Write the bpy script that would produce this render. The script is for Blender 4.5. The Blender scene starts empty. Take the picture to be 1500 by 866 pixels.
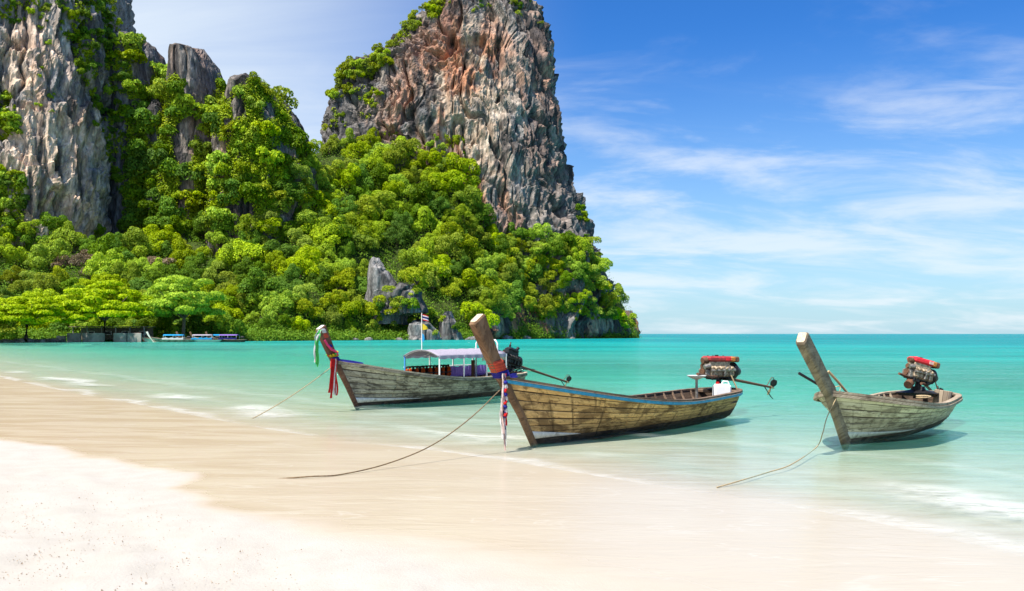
import bpy, math, random
import numpy as np
from mathutils import Vector, Matrix
from mathutils.bvhtree import BVHTree

random.seed(7)
RNG = np.random.default_rng(7)
SC = bpy.context.scene
COL = SC.collection

# ------------------------------------------------------------------ camera, sky, sun, exposure
CAM_H, FPX = 1.9, 1250.0
cam = bpy.data.cameras.new('camera')
cam.sensor_width = 36.0
cam.lens = 36.0 * FPX / 1500.0
cam.shift_y = 56.0 / 1500.0
cam.clip_start, cam.clip_end = 0.1, 80000.0
camo = bpy.data.objects.new('camera', cam)
camo.location = (0, 0, CAM_H)
camo.rotation_euler = (math.radians(90), 0, 0)
COL.objects.link(camo)
SC.camera = camo

SUN_TO = Vector((-0.31, -0.36, 0.88)).normalized()
sun_el = math.asin(SUN_TO.z)
sun_az = math.atan2(SUN_TO.x, SUN_TO.y)
sd = bpy.data.lights.new('sun', 'SUN')
sd.energy, sd.angle, sd.color = 5.0, math.radians(0.53), (1.0, 0.95, 0.87)
so = bpy.data.objects.new('sun', sd)
so.rotation_euler = SUN_TO.to_track_quat('Z', 'Y').to_euler()
so.location = (0, 0, 50)
COL.objects.link(so)

SC.view_settings.view_transform = 'Standard'
SC.view_settings.look = 'None'
SC.view_settings.exposure = 0.80
SC.view_settings.gamma = 1.0
SC.view_settings.use_curve_mapping = False


class NT:
    """tiny node-tree helper"""
    def __init__(self, tree):
        self.t = tree
        tree.nodes.clear()

    def n(self, typ, ins=None, **kw):
        nd = self.t.nodes.new(typ)
        for k, v in kw.items():
            setattr(nd, k, v)
        for k, v in (ins or {}).items():
            self.set(nd.inputs[k], v)
        return nd

    def set(self, sock, v):
        if isinstance(v, bpy.types.NodeSocket):
            self.t.links.new(v, sock)
        elif isinstance(v, bpy.types.Node):
            self.t.links.new(v.outputs[0], sock)
        else:
            if hasattr(sock.default_value, '__len__') and not hasattr(v, '__len__'):
                v = (v,) * len(sock.default_value)
            if hasattr(v, '__len__') and sock.type == 'RGBA' and len(v) == 3:
                v = (*v, 1)
            sock.default_value = v

    def math(self, op, a, b=0.0, c=None, clamp=False):
        nd = self.n('ShaderNodeMath', {0: a, 1: b}, operation=op)
        if c is not None:
            self.set(nd.inputs[2], c)
        nd.use_clamp = clamp
        return nd.outputs[0]

    def mix(self, f, a, b, mode='MIX'):
        nd = self.n('ShaderNodeMix', data_type='RGBA', blend_type=mode)
        self.set(nd.inputs[0], f)
        self.set(nd.inputs[6], a)
        self.set(nd.inputs[7], b)
        return nd.outputs[2]

    def ramp(self, f, lo, hi, a=0.0, b=1.0, smooth=True):
        nd = self.n('ShaderNodeMapRange', {0: f, 1: lo, 2: hi, 3: a, 4: b})
        nd.interpolation_type = 'SMOOTHSTEP' if smooth else 'LINEAR'
        return nd.outputs[0]

    def noise(self, vec, scale, detail=4, rough=0.55, dist=0.0, typ='FBM'):
        nd = self.n('ShaderNodeTexNoise', {'Scale': scale, 'Detail': detail, 'Roughness': rough, 'Distortion': dist})
        if vec is not None:
            self.set(nd.inputs['Vector'], vec)
        return nd.outputs[0]

    def mapping(self, vec, scale=(1, 1, 1), rot=(0, 0, 0), loc=(0, 0, 0)):
        return self.n('ShaderNodeMapping', {'Vector': vec, 'Location': loc, 'Rotation': rot, 'Scale': scale}).outputs[0]

    def attr(self, name):
        return self.n('ShaderNodeAttribute', attribute_name=name)


# world: Nishita sky with thin procedural clouds laid on a flat layer overhead
W = bpy.data.worlds.new('World')
SC.world = W
W.use_nodes = True
t = NT(W.node_tree)
sky = t.n('ShaderNodeTexSky', sky_type='NISHITA', sun_disc=False)
sky.sun_elevation = sun_el
sky.sun_rotation = sun_az
sky.altitude = 0.0
sky.air_density = 1.0
sky.dust_density = 0.5
sky.ozone_density = 2.6
hs0 = t.n('ShaderNodeHueSaturation', {'Hue': 0.504, 'Saturation': 1.35, 'Value': 1.0, 'Color': sky.outputs[0]})
hs = t.n('ShaderNodeVectorMath', {0: hs0.outputs[0], 1: (0.66, 0.94, 1.22)}, operation='MULTIPLY')
geo = t.n('ShaderNodeTexCoord')
sep = t.n('ShaderNodeSeparateXYZ', {0: geo.outputs['Generated']})
zz = t.math('MAXIMUM', sep.outputs[2], 0.0)
den = t.math('ADD', zz, 0.20)
u = t.math('DIVIDE', sep.outputs[0], den)
v = t.math('DIVIDE', sep.outputs[1], den)
pl = t.n('ShaderNodeCombineXYZ', {0: u, 1: v, 2: 0.0}).outputs[0]
m1 = t.mapping(pl, (0.75, 1.25, 1), (0, 0, math.radians(-12)), (0.4, 1.7, 0))
n1 = t.noise(m1, 2.0, 9, 0.60, 0.35)
m2 = t.mapping(pl, (0.40, 2.0, 1), (0, 0, math.radians(-20)), (3.1, 0.2, 0))
n2 = t.noise(m2, 2.0, 8, 0.6, 0.8)
m3 = t.mapping(pl, (0.24, 0.24, 1), (0, 0, 0), (7.7, 3.4, 0))
n3 = t.noise(m3, 1.0, 3, 0.5, 0.0)
low = t.math('MULTIPLY', t.ramp(zz, 0.10, 0.34, 1.0, 0.0), t.ramp(zz, 0.0, 0.08, 0.3, 1.0))
c1 = t.ramp(t.math('ADD', n1, t.math('MULTIPLY', low, 0.16)), 0.52, 0.80)
c2 = t.math('MULTIPLY', t.ramp(n2, 0.50, 0.78), t.ramp(n3, 0.40, 0.62))
cl = t.math('MAXIMUM', t.math('MULTIPLY', t.math('MULTIPLY', c1, t.ramp(zz, 0.36, 0.17, 0.25, 1.0)), 0.68), t.math('MULTIPLY', c2, 0.85))
veil = t.math('MULTIPLY', t.ramp(zz, -0.08, 0.34, 1.0, 0.0), 0.80)
lft = t.math('MULTIPLY', t.ramp(sep.outputs[0], 0.10, -0.40), 0.85)
lft = t.math('MULTIPLY', lft, t.ramp(n2, 0.25, 0.62, 0.8, 1.0))
hz = t.mix(veil, hs.outputs[0], (3.7, 5.4, 6.5))
hz = t.mix(lft, hz, (5.9, 6.6, 7.2))
cc = t.mix(t.math('MULTIPLY', cl, 0.9), hz, (6.7, 7.0, 7.3))
bg = t.n('ShaderNodeBackground', {'Color': cc, 'Strength': 0.082})
t.n('ShaderNodeOutputWorld', {'Surface': bg.outputs[0]})

try:
    SC.render.engine = 'CYCLES'
    SC.cycles.max_bounces = 8
    SC.cycles.transparent_max_bounces = 24
    SC.cycles.caustics_reflective = False
    SC.cycles.caustics_refractive = False
except Exception:
    pass


# ------------------------------------------------------------------ pixel geometry helpers
def P(px, py, Y):
    return Vector(((px - 750) * Y / FPX, Y, CAM_H - (py - 489) * Y / FPX))


def G(px, py, z=0.0):
    Y = (CAM_H - z) * FPX / (py - 489)
    return Vector(((px - 750) * Y / FPX, Y, z))


def ray(px, py):
    return Vector(((px - 750) / FPX, 1.0, -(py - 489) / FPX)).normalized()


# ------------------------------------------------------------------ numpy noise
def _h(ix, iy, iz, seed):
    x = (ix.astype(np.int64) * 374761393 + iy.astype(np.int64) * 668265263 + iz.astype(np.int64) * 2147483647 + seed * 1274126177) & 0xFFFFFFFF
    x = ((x ^ (x >> 13)) * 1274126177) & 0xFFFFFFFF
    x = ((x ^ (x >> 16)) * 2246822519) & 0xFFFFFFFF
    x = x ^ (x >> 15)
    return (x & 0xFFFFFF) / float(0xFFFFFF) * 2.0 - 1.0


def vnoise(p, seed=0):
    i = np.floor(p)
    f = p - i
    i = i.astype(np.int64)
    w = f * f * f * (f * (f * 6 - 15) + 10)
    r = 0
    for dx in (0, 1):
        wx = w[:, 0] if dx else 1 - w[:, 0]
        for dy in (0, 1):
            wy = w[:, 1] if dy else 1 - w[:, 1]
            for dz in (0, 1):
                wz = w[:, 2] if dz else 1 - w[:, 2]
                r = r + wx * wy * wz * _h(i[:, 0] + dx, i[:, 1] + dy, i[:, 2] + dz, seed)
    return r


def fbm(p, oct=4, seed=0, gain=0.5):
    r, a, s = 0, 1.0, 0
    for k in range(oct):
        r = r + a * vnoise(p * (2.03 ** k) + 17.3 * k, seed + k)
        s += a
        a *= gain
    return r / s


def ridge(p, oct=3, seed=0):
    r, a, s = 0, 1.0, 0
    for k in range(oct):
        r = r + a * (1 - 2 * np.abs(vnoise(p * (2.03 ** k) + 9.1 * k, seed + k)))
        s += a
        a *= 0.5
    return r / s


def sst(x, a, b):
    t = np.clip((x - a) / (b - a), 0, 1)
    return t * t * (3 - 2 * t)


# ------------------------------------------------------------------ object helpers
def mesh_np(name, V, F, smooth=True, mats=(), attrs=None):
    V = np.asarray(V, np.float32)
    F = np.asarray(F, np.int32)
    me = bpy.data.meshes.new(name)
    k = F.shape[1]
    me.vertices.add(len(V))
    me.vertices.foreach_set('co', V.ravel())
    me.loops.add(F.size)
    me.loops.foreach_set('vertex_index', F.ravel())
    me.polygons.add(len(F))
    me.polygons.foreach_set('loop_start', np.arange(0, F.size, k, dtype=np.int32))
    me.polygons.foreach_set('loop_total', np.full(len(F), k, np.int32))
    me.polygons.foreach_set('use_smooth', np.full(len(F), smooth, bool))
    for m in mats:
        me.materials.append(m)
    for nm, (dom, typ, data) in (attrs or {}).items():
        a = me.attributes.new(nm, typ, dom)
        a.data.foreach_set('color' if 'COLOR' in typ else ('vector' if 'VECTOR' in typ else 'value'), np.asarray(data, np.float32).ravel())
    me.update(calc_edges=True)
    me.validate()
    return me


def link(name, me, parent=None, loc=None, kind=None, label=None, cat=None, group=None):
    o = bpy.data.objects.new(name, me)
    COL.objects.link(o)
    if parent is not None:
        o.parent = parent
    if loc is not None:
        o.location = loc
    if kind:
        o['kind'] = kind
    if label:
        o['label'] = label
    if cat:
        o['category'] = cat
    if group:
        o['group'] = group
    return o


def empty(name, loc, rz=0.0, label=None, cat=None, group=None):
    o = link(name, None, None, loc, None, label, cat, group)
    o.empty_display_size = 0.3
    o.rotation_euler = (0, 0, rz)
    return o


def grid_faces(nu, nv, wrap_u=False):
    a = np.arange(nu * nv).reshape(nu, nv)
    if wrap_u:
        a = np.vstack([a, a[:1]])
    return np.stack([a[:-1, :-1], a[1:, :-1], a[1:, 1:], a[:-1, 1:]], -1).reshape(-1, 4)


class MB:
    """collects shapes for one mesh object"""
    def __init__(s):
        s.v, s.f, s.mi, s.sm = [], [], [], []

    def add(s, vs, fs, mi=0, smooth=False):
        o = len(s.v)
        s.v += [tuple(p) for p in vs]
        s.f += [tuple(i + o for i in f) for f in fs]
        s.mi += [mi] * len(fs)
        s.sm += [smooth] * len(fs)
        return s

    def box(s, c, d, M=None, mi=0, bev=0.0, taper=1.0):
        """bevelled box: centre c, full dims d, rotation M"""
        c = Vector(c)
        hx, hy, hz = d[0] / 2, d[1] / 2, d[2] / 2
        M = M or Matrix.Identity(3)
        if bev <= 0:
            vs = [(x * hx * (taper if z > 0 else 1), y * hy * (taper if z > 0 else 1), z * hz) for z in (-1, 1) for x, y in ((-1, -1), (1, -1), (1, 1), (-1, 1))]
            fs = [(3, 2, 1, 0), (4, 5, 6, 7), (0, 1, 5, 4), (1, 2, 6, 5), (2, 3, 7, 6), (3, 0, 4, 7)]
        else:
            b = min(bev, hx * .9, hy * .9, hz * .9)
            rings = [(-hz, b), (-hz + b, 0), (hz - b, 0), (hz, b)]
            vs = []
            for z, ins in rings:
                k = taper if z > 0 else 1
                X, Yy = (hx - ins) * k, (hy - ins) * k
                bb = b * .7 if ins == 0 else b * .4
                for x, y in ((-X + bb, -Yy), (X - bb, -Yy), (X, -Yy + bb), (X, Yy - bb), (X - bb, Yy), (-X + bb, Yy), (-X, Yy - bb), (-X, -Yy + bb)):
                    vs.append((x, y, z))
            fs = [tuple(range(7, -1, -1)), tuple(range(24, 32))]
            for r in range(3):
                for i in range(8):
                    j = (i + 1) % 8
                    fs.append((r * 8 + i, r * 8 + j, r * 8 + 8 + j, r * 8 + 8 + i))
        return s.add([M @ Vector(p) + c for p in vs], fs, mi)

    def tube(s, path, r, n=8, mi=0, caps=True, smooth=True):
        path = [Vector(p) for p in path]
        R = r if hasattr(r, '__len__') else [r] * len(path)
        vs, fs = [], []
        up = Vector((0, 0, 1))
        for i, p in enumerate(path):
            d = (path[min(i + 1, len(path) - 1)] - path[max(i - 1, 0)]).normalized()
            a = d.cross(up)
            if a.length < 0.05:
                a = d.cross(Vector((1, 0, 0)))
            a.normalize()
            b = a.cross(d).normalized()
            for k in range(n):
                t_ = 2 * math.pi * k / n
                vs.append(p + a * (math.cos(t_) * R[i]) + b * (math.sin(t_) * R[i]))
        for i in range(len(path) - 1):
            for k in range(n):
                j = (k + 1) % n
                fs.append((i * n + k, i * n + j, i * n + n + j, i * n + n + k))
        s.add(vs, fs, mi, smooth)
        if caps:
            o = len(path) - 1
            s.add([vs[k] for k in range(n)], [tuple(range(n))[::-1]], mi)
            s.add([vs[o * n + k] for k in range(n)], [tuple(range(n))], mi)
        return s

    def cyl(s, a, b, r, r2=None, n=12, mi=0):
        return s.tube([a, b], [r, r if r2 is None else r2], n, mi)

    def loft(s, rings, mi=0, caps=True, smooth=False):
        n = len(rings[0])
        vs = [p for r in rings for p in r]
        fs = []
        for i in range(len(rings) - 1):
            for k in range(n):
                j = (k + 1) % n
                fs.append((i * n + k, i * n + j, i * n + n + j, i * n + n + k))
        s.add(vs, fs, mi, smooth)
        if caps:
            s.add(rings[0], [tuple(range(n))[::-1]], mi)
            s.add(rings[-1], [tuple(range(n))], mi)
        return s

    def sheet(s, G_, mi=0, smooth=True):
        nu, nv = len(G_), len(G_[0])
        vs = [p for r in G_ for p in r]
        fs = [(i * nv + j, (i + 1) * nv + j, (i + 1) * nv + j + 1, i * nv + j + 1) for i in range(nu - 1) for j in range(nv - 1)]
        return s.add(vs, fs, mi, smooth)

    def mesh(s, name, mats):
        me = bpy.data.meshes.new(name)
        me.from_pydata(s.v, [], s.f)
        me.polygons.foreach_set('material_index', s.mi)
        me.polygons.foreach_set('use_smooth', s.sm)
        for m in (mats if isinstance(mats, (list, tuple)) else [mats]):
            me.materials.append(m)
        me.update()
        return me

    def build(s, name, mats, parent=None, **kw):
        return link(name, s.mesh(name, mats), parent, **kw)


# ------------------------------------------------------------------ materials
def material(name):
    m = bpy.data.materials.new(name)
    m.use_nodes = True
    return m, NT(m.node_tree)


def finish(t, col, rough=0.7, bump=None, bstr=0.3, bdist=0.02, spec=0.4, metal=0.0, extra=None):
    ins = {'Base Color': col, 'Roughness': rough, 'Metallic': metal, 'Specular IOR Level': spec}
    b = t.n('ShaderNodeBsdfPrincipled', ins)
    if bump is not None:
        bn = t.n('ShaderNodeBump', {'Strength': bstr, 'Distance': bdist, 'Height': bump})
        t.set(b.inputs['Normal'], bn.outputs[0])
    t.n('ShaderNodeOutputMaterial', {'Surface': b.outputs[0]})
    return b


def simple(name, col, rough=0.6, var=0.25, scale=14.0, metal=0.0, dirt=None, dirt_amt=0.5, spec=0.4):
    m, t = material(name)
    oc = t.n('ShaderNodeTexCoord').outputs['Object']
    n = t.noise(oc, scale, 5, 0.6)
    c = t.mix(t.ramp(n, 0.3, 0.7), tuple(x * (1 - var) for x in col), tuple(min(1, x * (1 + var)) for x in col))
    if dirt:
        n2 = t.noise(oc, scale * 0.6, 6, 0.7, 0.5)
        c = t.mix(t.ramp(n2, 0.62 - dirt_amt * 0.25, 0.72), c, dirt)
    finish(t, c, rough, n, 0.25, 0.01, spec, metal)
    return m


def wood(name, light, mid, dark, streak=1.0, patch=0.5, seed=0.0, rough=0.8):
    """weathered plank wood: grain along UV.x (length), stains across"""
    m, t = material(name)
    uv = t.n('ShaderNodeUVMap').outputs[0]
    rnd = t.n('ShaderNodeObjectInfo').outputs['Random']
    sh = t.n('ShaderNodeCombineXYZ', {0: t.math('MULTIPLY', rnd, 37.0), 1: t.math('MULTIPLY', rnd, 11.0), 2: seed}).outputs[0]
    uvo = t.n('ShaderNodeVectorMath', {0: uv, 1: sh}, operation='ADD').outputs[0]
    grain = t.noise(t.mapping(uvo, (2.2, 60, 1)), 1.0, 6, 0.6, 0.6)
    blot = t.noise(t.mapping(uv, (1.1, 3.2, 1), (0, 0, 0), (seed, seed, 0)), 1.0, 7, 0.66, 0.7)
    fine = t.noise(t.mapping(uvo, (9, 22, 1)), 1.0, 5, 0.7)
    run = t.noise(t.mapping(uv, (7.5, 0.9, 1), (0, 0, math.radians(9)), (seed * 2, 0, 0)), 1.0, 5, 0.62, 0.4)
    c = t.mix(t.ramp(grain, 0.28, 0.72), mid, light)
    c = t.mix(t.math('MULTIPLY', t.ramp(blot, 0.47, 0.58), patch), c, dark)
    pale = t.noise(t.mapping(uv, (2.4, 7.0, 1), (0, 0, 0), (seed * 3, 5.0, 0)), 1.0, 6, 0.68, 0.5)
    c = t.mix(t.math('MULTIPLY', t.ramp(pale, 0.52, 0.66), 0.55), c, tuple(min(1.0, x * 1.15 + 0.03) for x in light))
    c = t.mix(t.math('MULTIPLY', t.ramp(fine, 0.50, 0.66), 0.75), c, dark)
    c = t.mix(t.math('MULTIPLY', t.ramp(run, 0.55, 0.66), 0.7 * streak), c, tuple(x * 0.5 for x in dark))
    c = t.mix(1.0, c, t.ramp(rnd, 0, 1, 0.78, 1.15, False), 'MULTIPLY')
    h = t.math('ADD', t.math('MULTIPLY', grain, 0.6), t.math('MULTIPLY', fine, 0.8))
    finish(t, c, rough, h, 0.6, 0.012, 0.25)
    return m


M = {}
M['wood_gold'] = wood('golden_weathered_wood', (0.80, 0.52, 0.21), (0.50, 0.285, 0.10), (0.12, 0.064, 0.027), 1.0, 0.75, 1.3)
M['wood_grey'] = wood('grey_weathered_wood', (0.54, 0.47, 0.35), (0.27, 0.225, 0.16), (0.065, 0.05, 0.037), 0.35, 0.8, 4.1)
M['wood_pale'] = wood('pale_weathered_wood', (0.70, 0.61, 0.43), (0.48, 0.40, 0.26), (0.13, 0.098, 0.06), 0.5, 0.6, 7.7)
M['wood_dark'] = wood('dark_bilge_wood', (0.13, 0.085, 0.055), (0.075, 0.05, 0.034), (0.03, 0.022, 0.017), 0.5, 0.6, 2.2)
M['wood_bottom'] = wood('dark_bottom_paint', (0.16, 0.115, 0.075), (0.085, 0.06, 0.042), (0.035, 0.027, 0.02), 1.0, 0.7, 3.2)
M['wood_bottom_pale'] = wood('brown_bottom_paint', (0.24, 0.195, 0.14), (0.15, 0.118, 0.08), (0.06, 0.045, 0.03), 1.0, 0.6, 3.9)
M['wood_stem'] = wood('brown_stem_wood', (0.235, 0.14, 0.075), (0.155, 0.088, 0.046), (0.07, 0.04, 0.022), 0.5, 0.5, 5.2)
M['wood_stem_grey'] = wood('greyish_stem_wood', (0.35, 0.285, 0.195), (0.24, 0.188, 0.125), (0.10, 0.072, 0.046), 0.5, 0.5, 6.2)
M['wood_stem_red'] = wood('reddish_stem_wood', (0.17, 0.08, 0.045), (0.105, 0.05, 0.03), (0.045, 0.026, 0.017), 0.5, 0.5, 8.2)
M['endgrain'] = simple('pale_end_grain', (0.50, 0.40, 0.28), 0.85, 0.25, 30)
M['rail_dark'] = wood('dark_rail_wood', (0.26, 0.175, 0.115), (0.15, 0.098, 0.066), (0.06, 0.04, 0.028), 0.6, 0.6, 9.2)
M['rail_pale'] = wood('pale_rail_wood', (0.50, 0.41, 0.30), (0.34, 0.265, 0.18), (0.14, 0.10, 0.068), 0.6, 0.5, 9.9)
M['blue_paint'] = simple('worn_blue_paint', (0.03, 0.30, 0.48), 0.5, 0.22, 9, dirt=(0.13, 0.10, 0.07), dirt_amt=0.15)
M['white_paint'] = simple('worn_white_paint', (0.76, 0.71, 0.61), 0.6, 0.15, 9, dirt=(0.2, 0.15, 0.1), dirt_amt=0.35)
M['green_white'] = simple('pale_green_paint', (0.72, 0.72, 0.58), 0.6, 0.12, 9, dirt=(0.2, 0.16, 0.1), dirt_amt=0.3)
M['red_paint'] = simple('faded_red_paint', (0.34, 0.035, 0.035), 0.45, 0.3, 12, dirt=(0.07, 0.035, 0.02), dirt_amt=0.45)
M['red_bright'] = simple('bright_red_paint', (0.62, 0.02, 0.03), 0.4, 0.15, 12, dirt=(0.2, 0.03, 0.02), dirt_amt=0.1)
M['orange_rust'] = simple('orange_rust', (0.42, 0.16, 0.03), 0.7, 0.35, 25, dirt=(0.08, 0.04, 0.02))
M['rust'] = simple('dark_rust', (0.13, 0.06, 0.03), 0.8, 0.4, 25, dirt=(0.03, 0.02, 0.015))
M['iron'] = simple('black_oily_iron', (0.022, 0.021, 0.022), 0.45, 0.5, 30, metal=0.4)
M['steel'] = simple('dull_steel', (0.32, 0.29, 0.25), 0.45, 0.3, 30, metal=0.7, dirt=(0.08, 0.05, 0.03))
M['alloy'] = simple('tarnished_alloy', (0.42, 0.33, 0.22), 0.5, 0.4, 22, metal=0.3, dirt=(0.05, 0.03, 0.02), dirt_amt=0.7)
M['brass'] = simple('brass', (0.45, 0.36, 0.20), 0.4, 0.2, 20, metal=0.6)
M['white_plastic'] = simple('white_plastic', (0.80, 0.80, 0.80), 0.4, 0.04, 5)
M['white_pipe'] = simple('white_painted_pipe', (0.72, 0.72, 0.70), 0.4, 0.1, 20, dirt=(0.35, 0.2, 0.1), dirt_amt=0.1)
M['blue_pipe'] = simple('blue_painted_pipe', (0.05, 0.26, 0.62), 0.4, 0.15, 20)
M['rope'] = simple('hemp_rope', (0.36, 0.27, 0.15), 0.9, 0.35, 60)
M['rope_dark'] = simple('dark_wet_rope', (0.16, 0.11, 0.06), 0.9, 0.4, 40)


def cloth(name, col, trans=0.35):
    m, t = material(name)
    oc = t.n('ShaderNodeTexCoord').outputs['Object']
    n = t.noise(oc, 25, 4, 0.6)
    c = t.mix(t.ramp(n, 0.3, 0.7), tuple(x * 0.75 for x in col), col)
    d = t.n('ShaderNodeBsdfDiffuse', {'Color': c})
    tr = t.n('ShaderNodeBsdfTranslucent', {'Color': c})
    mx = t.n('ShaderNodeMixShader', {0: trans, 1: d.outputs[0], 2: tr.outputs[0]})
    t.n('ShaderNodeOutputMaterial', {'Surface': mx.outputs[0]})
    return m


for nm, c in {'red': (0.62, 0.03, 0.03), 'coral': (0.72, 0.12, 0.07), 'blue': (0.05, 0.05, 0.34), 'green': (0.10, 0.62, 0.14), 'pink': (0.75, 0.08, 0.22),
              'white': (0.78, 0.76, 0.74), 'palepink': (0.75, 0.55, 0.5), 'yellow': (0.75, 0.58, 0.04), 'purple': (0.30, 0.19, 0.58), 'lilac': (0.47, 0.43, 0.51), 'sky': (0.04, 0.38, 0.72),
              'orange': (0.72, 0.13, 0.03), 'maroon': (0.055, 0.018, 0.016), 'cream': (0.66, 0.60, 0.46), 'navy': (0.03, 0.03, 0.16)}.items():
    M['cloth_' + nm] = cloth('cloth_' + nm, c, 0.25)


def leaf_mat(name, col, col2, trans=0.26, valv=0.30):
    m, t = material(name)
    tone = t.attr('tone').outputs['Fac']
    rnd = t.n('ShaderNodeObjectInfo').outputs['Random']
    c = t.mix(tone, col, col2)
    h = t.n('ShaderNodeHueSaturation', {'Hue': t.ramp(rnd, 0, 1, 0.480, 0.503, False), 'Saturation': t.ramp(rnd, 0, 1, 1.04, 0.92, False),
                                        'Value': t.ramp(t.math('FRACT', t.math('MULTIPLY', rnd, 7.13)), 0, 1, 1 - valv, 1 + valv, False), 'Color': c}).outputs[0]
    d = t.n('ShaderNodeBsdfPrincipled', {'Base Color': h, 'Roughness': 0.55, 'Specular IOR Level': 0.12})
    tr = t.n('ShaderNodeBsdfTranslucent', {'Color': t.mix(1.0, h, (1.3, 1.15, 0.5), 'MULTIPLY')})
    mx = t.n('ShaderNodeMixShader', {0: trans, 1: d.outputs[0], 2: tr.outputs[0]})
    t.n('ShaderNodeOutputMaterial', {'Surface': mx.outputs[0]})
    return m


M['leaf_bright'] = leaf_mat('bright_green_leaves', (0.150, 0.285, 0.003), (0.42, 0.56, 0.008))
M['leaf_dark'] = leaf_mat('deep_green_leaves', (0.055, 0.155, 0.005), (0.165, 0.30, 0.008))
M['leaf_olive'] = leaf_mat('yellow_olive_leaves', (0.17, 0.265, 0.010), (0.38, 0.47, 0.022))
M['leaf_dry'] = leaf_mat('dry_brown_twigs', (0.19, 0.145, 0.085), (0.30, 0.24, 0.155), 0.2, 0.2)
M['bark'] = simple('grey_brown_bark', (0.13, 0.095, 0.065), 0.9, 0.35, 3)

m, t = material('forest_floor')
pos = t.n('ShaderNodeNewGeometry').outputs['Position']
n = t.noise(pos, 0.25, 6, 0.6)
finish(t, t.mix(t.ramp(n, 0.35, 0.65), (0.022, 0.035, 0.008), (0.055, 0.075, 0.018)), 0.95, n, 0.6, 1.0, 0.1)
M['floor'] = m

m, t = material('limestone')
pos = t.n('ShaderNodeNewGeometry').outputs['Position']
col = t.attr('rockcol').outputs['Color']
nf = t.noise(t.mapping(pos, (0.9, 0.9, 0.32)), 1.0, 7, 0.68, 0.6)
nm_ = t.noise(t.mapping(pos, (0.35, 0.35, 0.07)), 1.0, 5, 0.6, 0.8)
c = t.mix(1.0, col, t.ramp(nf, 0.3, 0.7, 0.5, 1.45), 'MULTIPLY')
c = t.mix(1.0, c, t.ramp(nm_, 0.3, 0.7, 0.72, 1.25), 'MULTIPLY')
finish(t, c, 0.92, nf, 0.8, 0.7, 0.1)
M['rock'] = m

m, t = material('concrete')
pos = t.n('ShaderNodeNewGeometry').outputs['Position']
n = t.noise(pos, 0.8, 6, 0.6)
finish(t, t.mix(t.ramp(n, 0.35, 0.65), (0.20, 0.18, 0.155), (0.36, 0.33, 0.29)), 0.9, n, 0.4, 0.05, 0.2)
M['concrete'] = m
M['thatch'] = simple('brown_roof', (0.14, 0.10, 0.07), 0.9, 0.4, 2)

# ------------------------------------------------------------------ beach, seabed and water
W0 = [(-150, 176), (-122, 168), (-100, 140), (-70, 98), (-40, 58)] + [tuple(G(px, py)[:2]) for px, py in
      ((0, 553), (110, 576), (200, 592), (300, 612), (400, 630), (520, 648), (640, 660), (760, 678), (880, 698), (1000, 717), (1120, 734), (1240, 756), (1380, 786), (1500, 816))] + [(7.4, 4.6), (14, -1), (34, -14), (90, -60), (900, -500)]
W1 = [(-150, 166), (-128, 160), (-100, 128), (-70, 85), (-40, 44), (-20, 24.5)] + [tuple(G(px, py, 0.11)[:2]) for px, py in
      ((-60, 626), (0, 640), (60, 648), (130, 664), (215, 676), (282, 687), (272, 708), (300, 734), (350, 744), (425, 757), (500, 772), (600, 792), (700, 812), (800, 834), (900, 858), (1000, 885))] + [(2.2, 4.9), (4.5, 3.4), (10, -1), (30, -18), (90, -68), (900, -520)]
FAR = [(-150, 176), (-122, 172)] + [((px - 750) / FPX * Y, Y) for px, Y in
       ((0, 185), (60, 196), (100, 200), (200, 214), (330, 216), (450, 232), (560, 256), (650, 264), (720, 285), (780, 318), (850, 336), (910, 352), (928, 372))] + [(52, 400), (40, 470), (-60, 560), (-400, 600)]


def pdist(X, Y, poly):
    P_ = np.array(poly, float)
    best = np.full(X.shape, 1e12)
    for a, b in zip(P_[:-1], P_[1:]):
        d = b - a
        L2 = d @ d
        tt = np.clip(((X - a[0]) * d[0] + (Y - a[1]) * d[1]) / L2, 0, 1)
        best = np.minimum(best, (X - a[0] - tt * d[0]) ** 2 + (Y - a[1] - tt * d[1]) ** 2)
    return np.sqrt(best)


def inside(X, Y, poly):
    P_ = np.array(poly, float)
    r = np.zeros(X.shape, bool)
    j = len(P_) - 1
    for i in range(len(P_)):
        xi, yi, xj, yj = *P_[i], *P_[j]
        c = ((yi > Y) != (yj > Y)) & (X < (xj - xi) * (Y - yi) / (yj - yi + 1e-12) + xi)
        r ^= c
        j = i
    return r


BEACH_POLY = W0 + [(900, -2000), (-3000, -2000), (-3000, 176)]
DRY_POLY = W1 + [(900, -2000), (-3000, -2000), (-3000, 166)]
FAR_POLY = FAR + [(-3000, 600), (-3000, 176)]


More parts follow.
